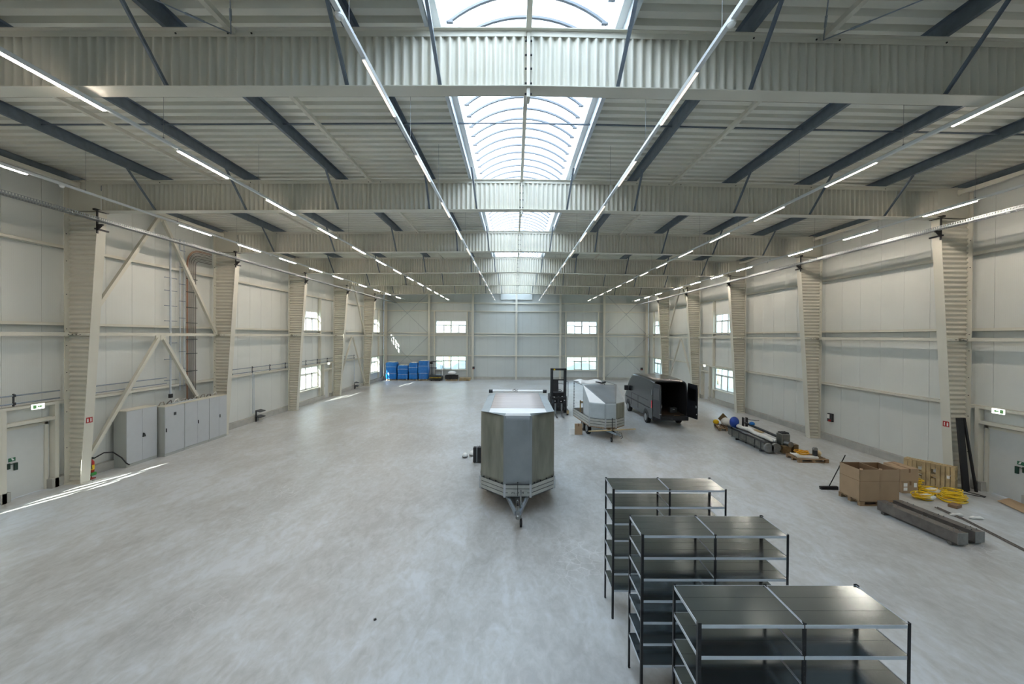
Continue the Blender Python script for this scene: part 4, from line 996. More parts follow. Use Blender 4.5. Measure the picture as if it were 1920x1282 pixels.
pk = thing('order_picker', 'black work platform with cage frame and yellow striped base right of the blue stacks', 'lift truck', (-8.72, 44.6, 0))
MB().box(-9.42, -8.05, 44.1, 45.2, .06, .42).build('chassis', M_BLK, pk, bevel=.03); MB().box(-9.40, -8.07, 44.15, 45.15, .42, .62).build('platform', M_STEEL_D, pk)
hz = MB()
for k in range(9): hz.prism([(-9.38 + k * .148, .30), (-9.31 + k * .148, .30), (-9.26 + k * .148, .40), (-9.33 + k * .148, .40)], 44.085, 44.10, 'y')
hz.build('hazard_stripes', M_YEL, pk)
cg = MB()
for x in (-9.36, -8.12):
    for y in (44.2, 45.1): cg.tube([(x, y, .6), (x, y, 2.1 if y > 45 or x < -9 else 2.1)], .025, 6)
cg.tube([(-9.36, 44.2, 2.1), (-8.12, 44.2, 2.1), (-8.12, 45.1, 2.1), (-9.36, 45.1, 2.1)], .025, 6, closed=True); cg.tube([(-9.36, 44.2, 1.45), (-8.6, 44.2, 1.45)], .03, 6); cg.tube([(-9.1, 44.2, .6), (-9.1, 44.2, 1.45)], .02, 6); cg.tube([(-8.75, 44.2, .6), (-8.75, 44.2, 1.45)], .02, 6)
cg.build('cage_frame', M_BLK, pk); MB().cbox(-9.2, 44.25, 1.98, .3, .1, .22).build('control_box', M_BLK, pk)
hn = MB(); hn.tube([(-8.12, 44.15, 1.1), (-8.1, 44.12, 1.45), (-7.98, 44.12, 1.48), (-7.96, 44.15, .9), (-7.96, 44.15, .6)], .03, 8); hn.build('hand_rail', M_WHITE, pk)
MB().cbox(-8.7, 44.2, 1.44, .2, .12, .1).build('control_panel', M_STEEL_D, pk)
for x in (-9.2, -8.3): wheel(pk, (x, 44.25, .10), .10, .1)
pallet(-7.0, 44.75, 0, 0, 'pallet carrying the two black bins on the end wall', M_WOOD, L=1.3)
for x, t in ((-7.37, 'left'), (-6.66, 'right')):
    o = thing('black_bin', '%s black plastic bin on a pallet below the end wall window' % t, 'bin', (x, 44.75, .158), 0, 'black bins')
    m = MB(); m.grid([[(x + (.30 + .04 * k) * sx, 44.75 + (.34 + .04 * k) * sy, .158 + .43 * k) for sx, sy in ((-1, -1), (1, -1), (1, 1), (-1, 1), (-1, -1))] for k in (0, .9, 1)]); m.add([(x + .3 * sx, 44.75 + .34 * sy, .158) for sx, sy in ((-1, -1), (1, -1), (1, 1), (-1, 1))], [(0, 1, 2, 3)]); m.build('bin_body', M_BLK, o, solid=.02, fixn=False)
    MB().tube([(x - .335, 44.75 - .375, .57), (x + .335, 44.75 - .375, .57), (x + .335, 44.75 + .375, .57), (x - .335, 44.75 + .375, .57)], .02, 6, closed=True).build('rim', M_BLK, o)
o = MB(); o.sphere((-6.98, 44.75, .84), .40, 16, 8, (1.2, .8, .55), .06); tag(o.build('white_sack', M_TARP_W, smooth='all'), 'white sack lying on top of the black bins', 'sack')
pallet(-5.53, 44.75, 0, 0, 'lower of two empty wooden pallets right of the black bins', M_WOOD); pallet(-5.50, 44.77, .146, .03, 'upper of two empty wooden pallets right of the black bins', M_WOOD)

# wall sockets and switch boxes
def socket(x, y, z, lab, ax, red=True):
    o = thing('socket_box', lab, 'socket', (x, y, z), 0)
    if ax == 'y':
        MB().cbox(x, y - .05, z + .15, .26, .1, .3).build('box', M_STEEL_D, o); MB().cyl((x, y - .12, z + .05), .05, .08, 'y', 10).build('outlet', M_RED if red else M_BLUE, o)
    else:
        s = 1 if x > 0 else -1; MB().cbox(x - s * .05, y, z + .2, .1, .28, .4).build('box', M_STEEL_D, o); MB().cbox(x - s * .11, y + .05, z + .25, .03, .12, .2).build('cover', M_LABEL, o)
        MB().cyl((x - s * .12, y - .05, z + .06), .05, .1, 'x', 10).build('outlet', M_RED, o)
socket(-4.66, Y_END - .225, 1.2, 'small grey socket box on the second post of the end wall', 'y'); socket(14.75, PE - .01, 1.15, 'grey socket box on the end wall near the right corner', 'y')
socket(PR - .005, 19.35, .92, 'grey socket box with red outlet on the right wall beside the second column', 'x')
for (k, s) in ((4, -1), (4, 1)):
    pass

# ---- electrical cabinets on the left wall
def cabinet(y0, y1, x0, x1, h, doors, lab, handle, side=False, disp=False):
    o = thing('switch_cabinet', lab, 'cabinet', ((x0 + x1) / 2, (y0 + y1) / 2, 0), 0, 'grey switch cabinets')
    MB().box(x0, x1 - .012, y0 + .003, y1 - .003, 0, .10).build('plinth', M_CAB_S, o); MB().box(x0, x1 - .02, y0 + .002, y1 - .002, .105, h).build('body', M_CAB_S, o)
    MB().box(x0 - .005, x1 + .004, y0 + .001, y1 - .001, h, h + .025).build('top_cover', M_CREAM, o)
    n = doors; ys = [y0 + .008 + (y1 - y0 - .016) * i / n for i in range(n + 1)] if n == 1 else [y0 + .008, y0 + (y1 - y0) * (.50 if y1 - y0 > 1.25 else .55 if side else .60), y1 - .008]
    for i in range(n):
        d = MB().box(x1 - .02, x1, ys[i] + .004, ys[i + 1] - .004, .115, h - .008).build('door', M_CAB, o)
        if (n == 1) or (i == 1):
            hy = ys[i] + .05
            if handle == 'big':
                MB().prism([(hy - .05, 1.0), (hy + .07, 1.0), (hy + .03, 1.13), (hy - .03, 1.16)], x1, x1 + .03, 'x').build('handle', M_BLACK, d)
            else: MB().box(x1, x1 + .015, hy - .02, hy + .02, 1.0, 1.15).build('handle', M_BLACK, d)
        if disp: MB().box(x1, x1 + .006, (y0 + y1) / 2 - .06, (y0 + y1) / 2 + .06, 1.62, 1.74).build('display', M_STEEL_D, d)
cabinet(14.90, 16.18, -14.90, -14.42, 2.10, 2, 'grey switch cabinet with black swing handle, standing apart nearest the first column', 'big')
cabinet(16.26, 17.22, -14.62, -14.18, 2.02, 1, 'single-door grey switch cabinet with a small dark display', 'small', disp=True)
cabinet(17.23, 18.60, -14.62, -14.18, 2.02, 2, 'wide double-door grey switch cabinet in the middle of the row', 'small')
cabinet(18.61, 19.74, -14.62, -14.18, 2.02, 2, 'double-door grey switch cabinet at the far end of the row, beside the second column', 'small', side=True)
# cable risers
M_COPPER = mat('orange_cable', 'A5775C', .5); M_GCAB = mat('grey_cable', 'A8A49C', .5, var=.15, scale=3); M_BCAB = mat('dark_cable', '6A6461', .5)
CXX = -14.835
o = thing('cable_ladder', 'vertical strut rail with side arms nearest the first cabinets', 'cable ladder', (CXX, 17.29, 2.25))
MB().box(CXX - .03, CXX + .02, 17.26, 17.31, 2.25, 9.3).build('rail', M_GALV_L, o)
for z in (3.0, 3.9, 4.6, 5.55, 6.2, 6.85, 7.4): MB().box(CXX - .02, CXX + .01, 17.0, 17.62, z, z + .03).build('arm', M_GALV, o)
MB().box(CXX - .04, CXX + .05, 17.22, 17.35, 2.25, 2.42).build('end_box', M_BLACK, o)
o = thing('cable_ladder', 'vertical cable ladder carrying thin grey conduits above the cabinets', 'cable ladder', (CXX, 17.9, 2.2))
for y in (17.78, 18.0): MB().box(CXX - .02, CXX + .01, y - .015, y + .015, 2.5, 9.2).build('rail', M_GALV_L, o)
for z in [2.7 + .75 * i for i in range(9)]: MB().box(CXX - .02, CXX + .012, 17.74, 18.06, z, z + .03).build('rung', M_GALV, o)
def cab_run(nm, lab, ys, m, top=8.62, end=21.6, rr=.014):
    for i, y in enumerate(ys):
        r = .25 + (ys[-1] - y) * .9; pts = [(CXX, y + .35 * 0, 2.12), (CXX, y, 2.5), (CXX, y, top - r - (y - ys[0]) * .2)]
        zt2 = top - (y - ys[0]) * .2
        for k in range(1, 6):
            a = PI / 2 * k / 5; pts.append((CXX, y + r * (1 - math.cos(a)), zt2 - r + r * math.sin(a)))
        pts.append((CXX, 19.45, zt2))
        o = MB().tube(pts, rr, 6).build(nm, m if not isinstance(m, list) else m[i % len(m)], None, smooth='all'); tag(o, lab if len(ys) == 1 else None, 'cable'); yield o
i_ = 0
WH = ['leftmost', 'second from left', 'third from left', 'fourth from left', 'fifth from left', 'sixth from left', 'third from right', 'second from right', 'rightmost']
ys_ = [18.14, 18.19, 18.26, 18.32, 18.38, 18.44, 18.50, 18.57, 18.64]
for k, y in enumerate(ys_):
    m = [M_COPPER, M_COPPER, M_BCAB, M_GCAB, M_BCAB, M_GCAB, M_BCAB, M_GCAB, M_BCAB][k]
    cn = {M_COPPER: 'orange', M_GCAB: 'grey', M_BCAB: 'dark'}[m]; r = .2 + (18.64 - y) * 1.0; zz = 8.9 - (y - 18.14)
    pts = [(CXX, y, 2.06), (CXX, y, zz - r)] + [(CXX, y + r * (1 - math.cos(PI / 2 * q / 6)), zz - r + r * math.sin(PI / 2 * q / 6)) for q in range(1, 7)] + [(CXX, 19.62, zz)]
    tag(MB().tube(pts, .015, 6).build('riser_cable', m, smooth='all'), '%s cable rising above the cabinets, %s of the bundle' % (cn, WH[k]), 'cable', 'riser cables')
o = thing('cable_clamp_rails', 'horizontal clamp rails holding the riser cable bundle', 'bracket', (CXX, 18.4, 2.6))
for z in (3.3, 4.1, 4.75, 5.5, 6.2, 6.9, 7.5): MB().box(CXX + .019, CXX + .04, 18.08, 18.70, z, z + .03).build('clamp_rail', M_STEEL_D, o)
# cable loops on top of the cabinets
for k in range(9):
    y = 16.5 + k * .36; m = MB(); rr = random.Random(k); x = -14.50
    m.tube([(x - .05, y - .1, 2.06), (x, y - .08, 2.13 + rr.uniform(0, .06)), (x + .05, y, 2.15 + rr.uniform(0, .08)), (x, y + .09, 2.12), (x - .03, y + .12, 2.06)], .02, 6)
    tag(m.build('cable_loop', [M_GCAB, M_BCAB, M_LABEL][k % 3], smooth='all'), '%s cable loop on the cabinet row, %s from the near end' % (['grey', 'dark', 'white'][k % 3], NTH[k]), 'cable', 'cable loops on the cabinets')
tag(MB().box(-14.6, -14.42, 16.9, 18.2, 2.05, 2.085).build('steel_strip', M_GALV_L), 'flat steel strip lying on top of the cabinet row', 'strip')
tag(MB().tube([(-14.74, 14.05, .62), (-14.74, 14.4, .72), (-14.70, 14.68, .66), (-14.5, 14.80, .42), (-14.36, 14.84, .2), (-14.30, 14.9, .12)], .022, 8).build('floor_cable', M_BLACK, smooth='all'), 'black cable hanging from the wall to the nearest cabinet', 'cable')
# conduits on brackets along the left wall
def conduit(y0, y1, bay, drop=None):
    x = -14.845; o = thing('conduit_run', 'pair of thin galvanized conduits on brackets along the left wall in the %s' % bay, 'conduit', (x, (y0 + y1) / 2, 2.85), 0, 'wall conduits')
    for z in (2.90, 3.14): MB().tube([(x, y0, z), (x, y1, z)], .022, 8).build('conduit', M_GALV, o)
    y = y0 + .15
    while y < y1 + .02:
        q = MB(); q.box(x - .02, x - .0, y - .02, y + .02, 2.82, 3.2); q.box(x - .02, x + .03, y - .03, y + .03, 2.86, 2.94); q.box(x - .02, x + .03, y - .03, y + .03, 3.10, 3.18); q.build('bracket', M_STEEL_D, o); y += 1.62
    if drop:
        MB().tube([(x, drop, 2.9), (x, drop, .52)], .02, 8).build('drop_conduit', M_GALV_L, o); MB().tube([(x, drop + .12, 2.75), (x, drop + .12, .52)], .02, 8).build('drop_conduit', M_GALV_L, o)
conduit(6.9, 13.1, 'nearest bay'); conduit(13.75, 17.1, 'second bay'); conduit(20.9, 26.2, 'third bay', 22.7); conduit(26.7, 32.6, 'fourth bay'); conduit(33.6, 37.1, 'fifth bay', 37.0)
def manifold(y, lab):
    x = -14.84; o = thing('outlet_rack', lab, 'outlet rack', (x, y, 0))
    for z in (.28, .60): MB().prism([(x - .0, z), (x + .28, z - .06), (x + .28, z - .02), (x, z + .05)], y - .05, y + .45, 'y').build('hood', M_STEEL_D, o)
    MB().box(x, x + .06, y - .04, y, .0, .62).build('support', M_BLACK, o)
    for i in range(3): MB().cyl((x + .16, y + .08 + .13 * i, .15), .04, .18, 'z', 8).build('outlet', M_CREAM, o)
manifold(22.97, 'small dark hooded outlet rack low on the left wall in the third bay'); manifold(37.1, 'small dark hooded outlet rack low on the left wall in the fifth bay')
# fire extinguisher and signs
fe = thing('fire_extinguisher', 'red fire extinguisher on a green stand beside the first left column', 'fire extinguisher', (-14.42, 13.78, 0))
fe.location = (-14.55, 13.79, 0); ORG[fe.name] = Vector(fe.location)
q = MB(); q.tube([(-14.55, 13.79, .22), (-14.55, 13.79, .26), (-14.55, 13.79, .58), (-14.55, 13.79, .66)], [.06, .08, .08, .03], 14); q.build('cylinder', M_RED, fe, smooth=True)
MB().cyl((-14.55, 13.79, .40), .082, .16, 'z', 14).build('label', M_YEL, fe); MB().cbox(-14.55, 13.79, .70, .05, .12, .07).build('valve', M_BLACK, fe)
MB().tube([(-14.55, 13.73, .68), (-14.48, 13.71, .6), (-14.46, 13.73, .35)], .012, 6).build('hose', M_BLACK, fe)
MB().box(-14.64, -14.46, 13.70, 13.88, .12, .22).build('stand_base', mat('green_stand', '2F8A3A', .5), fe); MB().box(-14.63, -14.47, 13.71, 13.87, .0, .03).build('foot', M_RED, fe); MB().box(-14.56, -14.54, 13.78, 13.80, .03, .12).build('stem', M_RED, fe)
def fsign(s, k, z, lab):
    Y = FY[k]; XO = XL if s < 0 else XR; d = -s; x = XO + d * (.53 + .60 * z / 9.2) + d * .004
    o = thing('fire_sign', lab, 'sign', (x, Y, z)); MB().prism([(Y - .10, z), (Y + .10, z), (Y + .10, z + .2), (Y - .10, z + .2)], x, x + d * .008, 'x').build('plate', M_RED, o)
    g = MB(); xx = x + d * .009; g.prism([(Y - .075, z + .03), (Y - .03, z + .03), (Y - .03, z + .12), (Y - .05, z + .16), (Y - .075, z + .12)], xx, xx + d * .003, 'x'); g.prism([(Y + .03, z + .03), (Y + .06, z + .03), (Y + .06, z + .15), (Y + .03, z + .15)], xx, xx + d * .003, 'x'); g.build('pictogram', M_LABEL, o)
fsign(-1, 1, 2.02, 'red and white fire equipment sign on the first left column'); fsign(1, 1, 2.02, 'red and white fire equipment sign on the first right column')

# ---- goods by the right wall
pallet(10.93, 12.16, 0, 0, 'wooden pallet under the two big open cartons', M_WOOD_D)
def open_box(x0, x1, y0, y1, z0, z1, lab):
    o = thing('open_carton', lab, 'box', ((x0 + x1) / 2, (y0 + y1) / 2, z0), 0, 'big open cartons'); t = .008
    m = MB(); m.box(x0, x1, y0, y0 + t, z0, z1); m.box(x0, x1, y1 - t, y1, z0, z1); m.box(x0, x0 + t, y0, y1, z0, z1); m.box(x1 - t, x1, y0, y1, z0, z1); m.box(x0, x1, y0, y1, z0, z0 + t); m.build('carton', M_CARD, o)
    n_ = MB(); n_.box(x0 + t, x1 - t, y0 + t, y0 + t * 1.5, z0 + t, z1 - .01); n_.box(x0 + t, x1 - t, y1 - t * 1.5, y1 - t, z0 + t, z1 - .01); n_.box(x0 + t, x0 + t * 1.5, y0 + t, y1 - t, z0 + t, z1 - .01); n_.box(x1 - t * 1.5, x1 - t, y0 + t, y1 - t, z0 + t, z1 - .01); n_.box(x0 + t, x1 - t, y0 + t, y1 - t, z0 + t, z0 + t * 1.5); n_.build('inner_liner', M_CARD_D, o)
    c = MB(); zc = z0 + (z1 - z0) * .63; c.box(x0 - .002, x1 + .002, y0 - .003, y0, zc - .004, zc + .004); c.box(x0 - .003, x0, y0, y1, zc - .004, zc + .004); c.build('crease', M_CARD_D, o)
    f_ = MB(); f_.bar((x0 + .03, y0 - .002, z1 - .02), (x0 + .10, y0 + .06, z1 + .01), .07, .004); f_.build('torn_flap', M_CARD, o)
open_box(10.31, 10.92, 11.77, 12.50, .146, 1.09, 'big open brown carton on the pallet, left of the pair'); open_box(10.95, 11.56, 11.83, 12.54, .146, 1.07, 'big open brown carton on the pallet, right of the pair')
br = thing('broom', 'dark broom leaning against the back of the big cartons', 'broom', (10.43, 13.1, 0))
q = MB(); q.box(10.14, 10.72, 13.04, 13.12, .05, .10); q.build('head', M_BLK, br); q = MB()
for k in range(28): q.box(10.15 + k * .0205, 10.16 + k * .0205, 13.03, 13.12, 0, .055)
q.build('bristles', M_BLK, br); MB().tube([(10.44, 13.08, .09), (10.52, 12.545, 1.29)], .014, 8).build('handle', M_BLK, br)
c1 = carton(12.82, 12.95, 0, .50, .40, .38, 'small brown carton with white labels under another carton', M_CARD)
for (x, z, w_, h_) in ((-.16, .22, .12, .11), (-.16, .09, .12, .10), (.16, .2, .09, .14)): MB().box(x - w_ / 2, x + w_ / 2, -.203, -.200, z, z + h_).build('label', M_LABEL, c1, local=True)
carton(12.98, 13.25, .0, .02, .02, .02, 'x') if False else None
carton(12.80, 12.98, .382, .62, .42, .40, 'larger plain brown carton stacked on the labelled carton', M_CARD, .05)
carton(13.35, 13.85, 0, .5, .35, .62, 'plain brown carton between the stacked cartons and the standing pallets', M_CARD, .2)
def upright_pallet(c, lab, ang):
    o = thing('pallet', lab, 'pallet', c, ang, 'standing pallets'); L_, H_ = 1.25, .80; n = 11; rr = random.Random(int(c[0] * 100))
    for k in range(n):
        x = -L_ / 2 + .05 + k * (L_ - .1) / (n - 1); g = k in (3, 6)
        MB().cbox(x, -.06, H_ / 2 if not g else .15, .095, .018, H_ - .02 if not g else .28).build('deck_board', M_WOOD, o, local=True)
        if g: MB().cbox(x, -.06, .70, .095, .018, .18).build('deck_board', M_WOOD, o, local=True)
    for z in (.05, H_ / 2, H_ - .05): MB().cbox(0, 0, z, L_, .09, .09).build('bearer', M_WOOD, o, local=True)
    for k in (0, 5, 10): MB().cbox(-L_ / 2 + .05 + k * (L_ - .1) / 10, .06, H_ / 2, .095, .018, H_).build('bottom_board', M_WOOD, o, local=True)
    MB().cbox(L_ / 2 - .15, -.072, .45, .07, .004, .10).build('label', M_LABEL, o, local=True)
ang = math.atan2(-.87, .5)
upright_pallet((14.12, 13.42, 0), 'wooden pallet standing on edge by the right wall, front one', ang)
upright_pallet((14.27, 13.51, 0), 'wooden pallet standing on edge by the right wall, back one', ang)
def coil(c, R, n, m, lab, nm='hose_coil', r=.014, sq=.5, seed=1, wrap=False, flat=.16):
    rr = random.Random(seed); o = thing(nm, lab, 'hose', (c[0], c[1], 0)); pts = []; N = 26
    for t in range(n):
        R_ = R * (1 - .35 * rr.random()); ox, oy = rr.uniform(-.06, .06), rr.uniform(-.05, .05); h = c[2] + r + flat * t / n; ph = rr.random() * 6
        for k in range(N):
            a = 2 * PI * k / N; pts.append((c[0] + ox + R_ * math.cos(a), c[1] + oy + R_ * sq * math.sin(a) * 1.4, h + .015 * math.sin(a * 2 + ph) + .015))
    MB().tube(pts, r, 6).build('hose', m, o, smooth='all')
    if wrap:
        w_ = MB(); w_.sphere((c[0] + R * .3, c[1] - R * .25, c[2] + .1), R * .8, 12, 8, (1.0, .7, .4), .08); w_.build('film_wrap', M_FILM, o, smooth='all')
coil((13.55, 12.15, 0), .38, 12, M_YEL, 'large loose coil of yellow hose nearest the door', seed=3, flat=.20)
coil((12.76, 12.30, 0), .27, 9, M_YEL, 'yellow hose coil partly wrapped in film before the small cartons', seed=5, wrap=True)
coil((13.44, 12.80, 0), .28, 8, M_YEL, 'film-wrapped hose coil between the carton and the big yellow coil', seed=7, wrap=True)
coil((13.35, 13.15, .0), .24, 9, M_YEL, 'yellow hose coil heaped beside the labelled carton', seed=9, flat=.32)
coil((13.95, 12.55, .0), .28, 7, M_YEL, 'yellow hose coil in front of the standing pallets', seed=11, flat=.22)
tag(MB().obox(Vector((13.12, 11.72, .045)), .30, .2, .08, (0, 0, .4)).build('carton_scrap', M_CARD_D), 'small dark carton scrap by the yellow hoses', 'scrap')
# steel box beams on blocks
def sbeam(x0, y0, x1, y1, w_, h_, lab):
    o = thing('steel_beam', lab, 'beam', ((x0 + x1) / 2, (y0 + y1) / 2, .07), 0, 'steel beams on the floor')
    a, b_ = Vector((x0, y0, .07 + h_ / 2)), Vector((x1, y1, .07 + h_ / 2)); MB().bar(a, b_, w_, h_).build('beam_body', M_BEAM, o)
    d = (b_ - a).normalized(); r = d.cross(Vector((0, 0, 1)))
    MB().bar(a - d * .012, a - d * .0, w_ + .02, h_ + .02).build('end_plate', M_STEEL, o)
    g = MB()
    for t in (.06, .12, .42, .48, .80, .88):
        for s in (-1, 1): p = a + (b_ - a) * t + r * s * w_ * .3; g.cyl((p.x, p.y, .07 + h_ + .015), .012, .03, 'z', 6)
    g.build('bolts', M_STEEL, o)
    for t in (.07, .90):
        p = a + (b_ - a) * t; MB().box(p.x - w_ * .62, p.x + w_ * .62, p.y - .05, p.y + .05, 0, .07).build('foot', M_MACHB, o)
M_MACHB = mat('dull_steel', '5E5C58', .5, metal=.4, var=.15, scale=6)
M_BEAM = mat('raw_steel', '6C6864', .5, metal=.5, var=.2, scale=5, stretch=(1, 1, 1))
sbeam(10.79, 9.46, 10.62, 11.40, .25, .26, 'dark steel box beam on the floor, nearer the shelves'); sbeam(11.32, 9.56, 11.12, 11.45, .24, .25, 'dark steel box beam on the floor, nearer the wall')
for i, dx in enumerate((0, .07)):
    tag(MB().tube([(12.42 + dx, 11.62, .04), (12.44 + dx, 11.3, .02), (12.42 + dx, 10.9, .016), (12.2 + dx, 9.9, .016), (11.85 + dx, 8.4, .016)], .016, 6).build('steel_bar', M_BEAM), '%s long thin dark steel bar right of the box beams' % ('left' if i == 0 else 'right'), 'bar', 'thin steel bars')
for i, (x, y, l) in enumerate(((12.50, 11.12, .30), (12.84, 10.93, .34))):
    m = MB(); m.tube([(x - l / 2, y + .04, .03), (x - l / 4, y, .05), (x, y + .02, .04), (x + l / 4, y - .02, .05), (x + l / 2, y - .03, .03)], [.02, .045, .03, .045, .02], 8); tag(m.build('white_cloth', M_LABEL, smooth='all'), 'crumpled white cloth on the floor, %s of two' % ('left' if i == 0 else 'right'), 'cloth')
tag(MB().add([(14.62, 11.25, .02), (15.28, 11.35, .02), (15.28, 12.15, .10), (14.85, 12.1, .04)], [(0, 1, 2, 3)]).build('cardboard_sheet', M_CARD, solid=.012, fixn=False), 'flat brown cardboard sheet by the right wall door', 'cardboard')
tag(MB().tube([(14.35, 12.95, .012), (14.85, 12.42, .012), (14.95, 12.47, .012), (14.75, 13.05, .012)], .012, 6).build('bent_rod', M_BLK), 'thin bent black rod on the floor near the right door', 'rod')
for i, (x0, x1, w_) in enumerate(((14.86, 14.78, .20), (15.13, 14.93, .05))):
    tag(MB().bar((x0, 12.95 - .06 * i, 0), (x1, 13.10 - .0 * i, 2.38), w_, .06, (0, 1, 0)).build('black_board', M_BLK), ['wide black board leaning on the first right column', 'narrow black bar leaning beside the wide black board'][i], ['board', 'bar'][i])
# ---- machine parts on the floor along the right
def machine():
    o = thing('conveyor_trough', 'long grey steel screw conveyor trough with blue motor, wrapped in film', 'machine part', (11.05, 18.4, 0))
    for x0, x1 in ((10.80, 11.06), (11.10, 11.36)):
        pts = [(x0, .46), (x0, .22)] + [((x0 + x1) / 2 + (x1 - x0) / 2 * math.cos(a), .22 + .14 * math.sin(a)) for a in [PI + PI * k / 6 for k in range(1, 6)]] + [(x1, .22), (x1, .46)]
        MB().prism(pts, 17.1, 20.0, 'y').build('trough', M_MACH, o)
        xm = (x0 + x1) / 2; MB().cyl((xm, 16.98, .28), .20, .10, 'y', 20).build('end_flange', M_STEEL, o); MB().cyl((xm, 17.08, .40), .06, .2, 'y', 10).build('bearing', M_STEEL, o)
    r = MB()
    for y in (17.3, 17.75, 18.4, 19.0, 19.6): r.box(10.785, 10.80, y, y + .03, .08, .47)
    r.box(10.78, 11.38, 17.1, 20.0, .455, .475); r.build('ribs', M_STEEL_D, o)
    for x in (10.88, 11.2): MB().tube([(x, 17.2, .53), (x, 19.7, .53)], .03, 8).build('pipe', M_STEEL, o)
    w_ = MB(); w_.tube([(11.15, 17.1, .55), (11.18, 17.6, .60), (11.10, 18.2, .58), (11.2, 18.8, .64), (11.1, 19.3, .60), (11.05, 19.9, .68)], [.05, .10, .07, .12, .08, .13], 10); w_.build('film_wrap', M_FILM, o, smooth='all')
    MB().obox(Vector((10.92, 18.6, .51)), .22, .35, .03, (0, .1, .2)).build('cover_plate', M_TARP, o)
    m = MB(); m.sphere((10.98, 19.75, .78), .26, 14, 10, (.85, .8, 1.1)); m.build('blue_bag', mat('blue_motor_cover', '123E96', .4, bump=.4, bscale=8), o, smooth='all'); MB().box(10.8, 11.2, 19.7, 20.05, .45, .56).build('bracket', M_STEEL_D, o)
    for y in (17.4, 19.3): MB().box(10.84, 11.34, y, y + .08, 0, .09).build('foot', M_STEEL_D, o)
    o = thing('machine_frame', 'dark steel machine frame with motor, right of the screw conveyor', 'machine part', (11.8, 18.6, 0))
    for x in (11.55, 11.95): MB().box(x - .05, x + .05, 17.1, 20.6, .22, .34).build('side_rail', M_MACH, o)
    for y in (17.3, 18.2, 19.2, 20.3): MB().box(11.5, 12.0, y, y + .08, .12, .22).build('cross_member', M_STEEL_D, o); MB().box(11.52, 11.60, y, y + .08, 0, .12).build('foot', M_STEEL_D, o); MB().box(11.9, 11.98, y, y + .08, 0, .12).build('foot', M_STEEL_D, o)
    MB().tube([(11.80, 17.6, .58), (12.05, 20.6, .56)], .06, 10).build('tube', M_STEEL_D, o); MB().tube([(11.62, 17.5, .42), (11.65, 20.3, .42)], .08, 10).build('tube', M_FILM, o)
    MB().box(11.62, 11.98, 17.15, 17.55, .34, .82).build('motor_housing', M_MACH, o, bevel=.03); f_ = MB()
    for k in range(5): f_.box(11.66 + .07 * k, 11.68 + .07 * k, 17.2, 17.5, .82, .88)
    f_.build('cooling_fins', M_STEEL_D, o); MB().cyl((11.8, 17.0, .45), .12, .3, 'y', 14).build('shaft_hub', M_STEEL, o); MB().box(12.0, 12.2, 16.95, 17.25, .05, .42).build('brown_plate', M_RUST, o); MB().box(11.5, 11.85, 16.9, 17.1, .06, .36).build('brown_plate', M_RUST, o)
    for x in (11.9, 12.08): MB().box(x, x + .03, 20.5, 20.7, .2, .85).build('end_plate', M_STEEL_D, o)
    MB().tube([(12.05, 20.4, .78), (12.3, 20.1, .80), (12.5, 20.2, .78)], .015, 6).build('cable', M_BLACK, o); q = MB(); q.sphere((12.02, 20.0, .66), .12, 10, 8, (1, 1.4, .8)); q.build('blue_cloth', M_BLUE, o, smooth='all'); MB().box(11.75, 12.2, 19.3, 19.9, .36, .40).build('yellow_plate', M_WOOD, o)
M_MACH = mat('machine_grey', '6E706C', .4, metal=.5, var=.2, scale=6); M_RUST = mat('brown_steel', '6B573A', .6, var=.3, scale=6)
machine()
pallet(12.02, 16.22, 0, -.02, 'wooden pallet carrying steel parts and yellow hose beside the machine parts', M_WOOD_D)
tag(MB().prism([(11.5, 16.05), (12.25, 15.88), (12.35, 16.1), (11.6, 16.4)], .146, .20, 'z').build('steel_plate', M_FILM), 'film-wrapped flat steel plate on the small pallet', 'plate')
o = thing('pump', 'small grey pump on the pallet beside the machine parts', 'pump', (12.2, 16.15, .2)); MB().cyl((12.28, 16.13, .32), .09, .22, 'z', 14).build('pump_body', M_STEEL_D, o, smooth=True); MB().cyl((12.28, 16.13, .47), .08, .10, 'y', 14).build('flange', M_STEEL, o, smooth=True)
coil((11.95, 16.38, .20), .26, 6, mat('amber_hose', 'E0A514', .4), 'amber hose coil on the small pallet', seed=21, flat=.12); coil((11.50, 16.18, .20), .12, 4, M_LABEL, 'small white hose coil at the left end of the small pallet', seed=23, flat=.06)
o = MB(); o.sphere((12.50, 16.25, .27), .14, 10, 8, (.8, 1, .9), .15); tag(o.build('film_bundle', mat('tan_film', 'CDBB93', .4), smooth='all'), 'crumpled tan film bundle at the right end of the small pallet', 'bundle')
pallet(11.55, 21.75, 0, math.radians(75), 'dark wooden pallet at the far end of the screw conveyor', M_WOOD_D)
o = MB(); o.sphere((11.27, 22.12, .30), .16, 12, 8, (1, 1, .8), .05); tag(o.build('yellow_bag', M_YEL, smooth='all'), 'yellow bundle on the dark far pallet', 'bundle')
o = MB(); o.sphere((11.62, 21.72, .38), .26, 12, 8, (1, 1.1, .9), .06); tag(o.build('white_bag', M_FILM, smooth='all'), 'white wrapped bundle on the dark far pallet', 'bundle')
tag(MB().obox(Vector((11.72, 22.22, .46)), .42, .05, .42, (0, .78, .1)).build('angle_plate', M_RUST), 'brown square plate tilted on the dark far pallet', 'plate')
tag(MB().obox(Vector((-2.42, 6.98, .012)), .045, .03, .024, (0, 0, .5)).build('debris', M_BLACK), 'tiny black scrap on the bare floor left of the shelves', 'scrap')

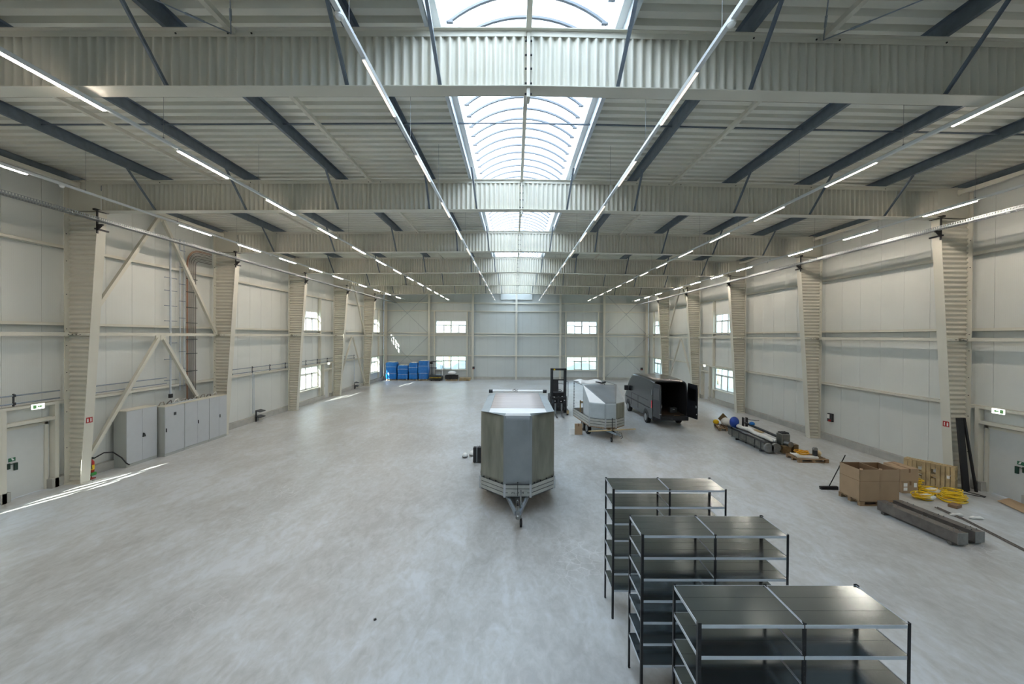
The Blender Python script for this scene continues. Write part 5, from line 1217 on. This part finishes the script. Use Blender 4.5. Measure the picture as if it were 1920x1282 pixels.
# ---- outside: ground, bank of grass and trees seen through the windows
M_GRASS = mat('outdoor_grass', 'B9C4A4', .9, var=.25, scale=.4); M_LEAF = mat('foliage', 'B4C09E', .9, var=.35, scale=1.2); M_GRAVEL = mat('gravel_bank', 'B4BBBC', .9, var=.25, scale=1.5)
def ground():
    m = MB(); X0, X1, Y0, Y1 = -90, 90, -60, 150; x0, x1, y0, y1 = XL - .45, XR + .45, Y_BACK - .45, Y_END + .55
    for a in ((X0, x0, Y0, Y1), (x1, X1, Y0, Y1), (x0, x1, Y0, y0), (x0, x1, y1, Y1)): m.box(a[0], a[1], a[2], a[3], -.4, -.2)
    tag(m.build('outdoor_ground', M_GRASS), 'green ground outside the windows', 'ground', kind='structure')
ground()
def bank(xa, xb, y, h, m, lab, seed):
    rr = random.Random(seed); rows = []
    for j in range(7):
        t = j / 6; rows.append([(xa + (xb - xa) * i / 30, y + 6 * t, -.25 + h * math.sin(PI * t * .9) * (.75 + .25 * math.sin(i * .9 + seed)) + rr.uniform(-.12, .12)) for i in range(31)])
    tag(MB().grid(rows).build('earth_bank', m, smooth='all', fixn=False), lab, 'earth bank')
bank(-22, -1, 52, 1.9, M_GRAVEL, 'grey rubble bank outside the left window of the end wall', 1); bank(0, 22, 54, 1.7, M_GRASS, 'low green grass bank outside the right window of the end wall', 2)
def tree(x, y, h, r, lab, seed):
    rr = random.Random(seed); o = thing('tree', lab, 'tree', (x, y, -.25), 0, 'trees outside the windows'); MB().tube([(x, y, -.25), (x + .1, y, h * .5), (x, y, h * .8)], [.16, .11, .05], 8).build('trunk', M_WOOD_D, o)
    m = MB()
    for i in range(420):
        a, b_, q = rr.uniform(0, 6.28), rr.uniform(-1, 1), rr.random() ** .4; c = Vector((x + r * q * math.cos(a) * math.sqrt(1 - b_ * b_), y + r * q * math.sin(a) * math.sqrt(1 - b_ * b_), h * .62 + h * .4 * q * b_))
        n_ = Vector((rr.uniform(-1, 1), rr.uniform(-1, 1), rr.uniform(-1, 1))).normalized(); u = n_.orthogonal().normalized() * rr.uniform(.12, .25); v_ = n_.cross(u) * .8
        m.add([c - u, c + v_, c + u, c - v_], [(0, 1, 2, 3)])
    m.build('crown', M_LEAF, o, fixn=False)
for i, (x, y, h, r, lab) in enumerate(((-20.5, 29, 6, 2.2, 'leafy tree outside the windows of the left wall, nearer'), (-21, 35.5, 6.5, 2.4, 'leafy tree outside the windows of the left wall, farther'),
        (-10.5, 64, 8, 3, 'tree far outside the left end wall window'), (7.5, 68, 8, 3, 'tree far outside the right end wall window'), (22.5, 44, 5, 1.8, 'leafy tree outside the far windows of the right wall'))): tree(x, y, h, r, lab, i)
def car(x, y, lab):
    o = thing('parked_car', lab, 'car', (x, y, -.2), PI / 2); m = M_VAN
    MB().prism([(-2.1, .35), (2.1, .35), (2.15, .75), (1.2, .95), (.5, 1.42), (-1.2, 1.45), (-2.0, .95), (-2.15, .7)], -.85, .85, 'y').build('car_body', M_CARB, o, bevel=.08, local=True)
    for s in (-1, 1): MB().prism([(.95, .95), (.42, 1.34), (-1.1, 1.37), (-1.6, .97)], s * .855, s * .86, 'y').build('side_window', M_DGLASS, o, local=True)
    for xx in (-1.35, 1.35):
        for s in (-1, 1): MB().cyl((xx, s * .78, .32), .32, .2, 'y', 18).build('wheel', M_RUBBER, o, local=True)
M_CARB = mat('grey_blue_car_paint', '3C4858', .3, metal=.3)
car(20.6, 28.6, 'dark car parked outside the lower window of the right wall')
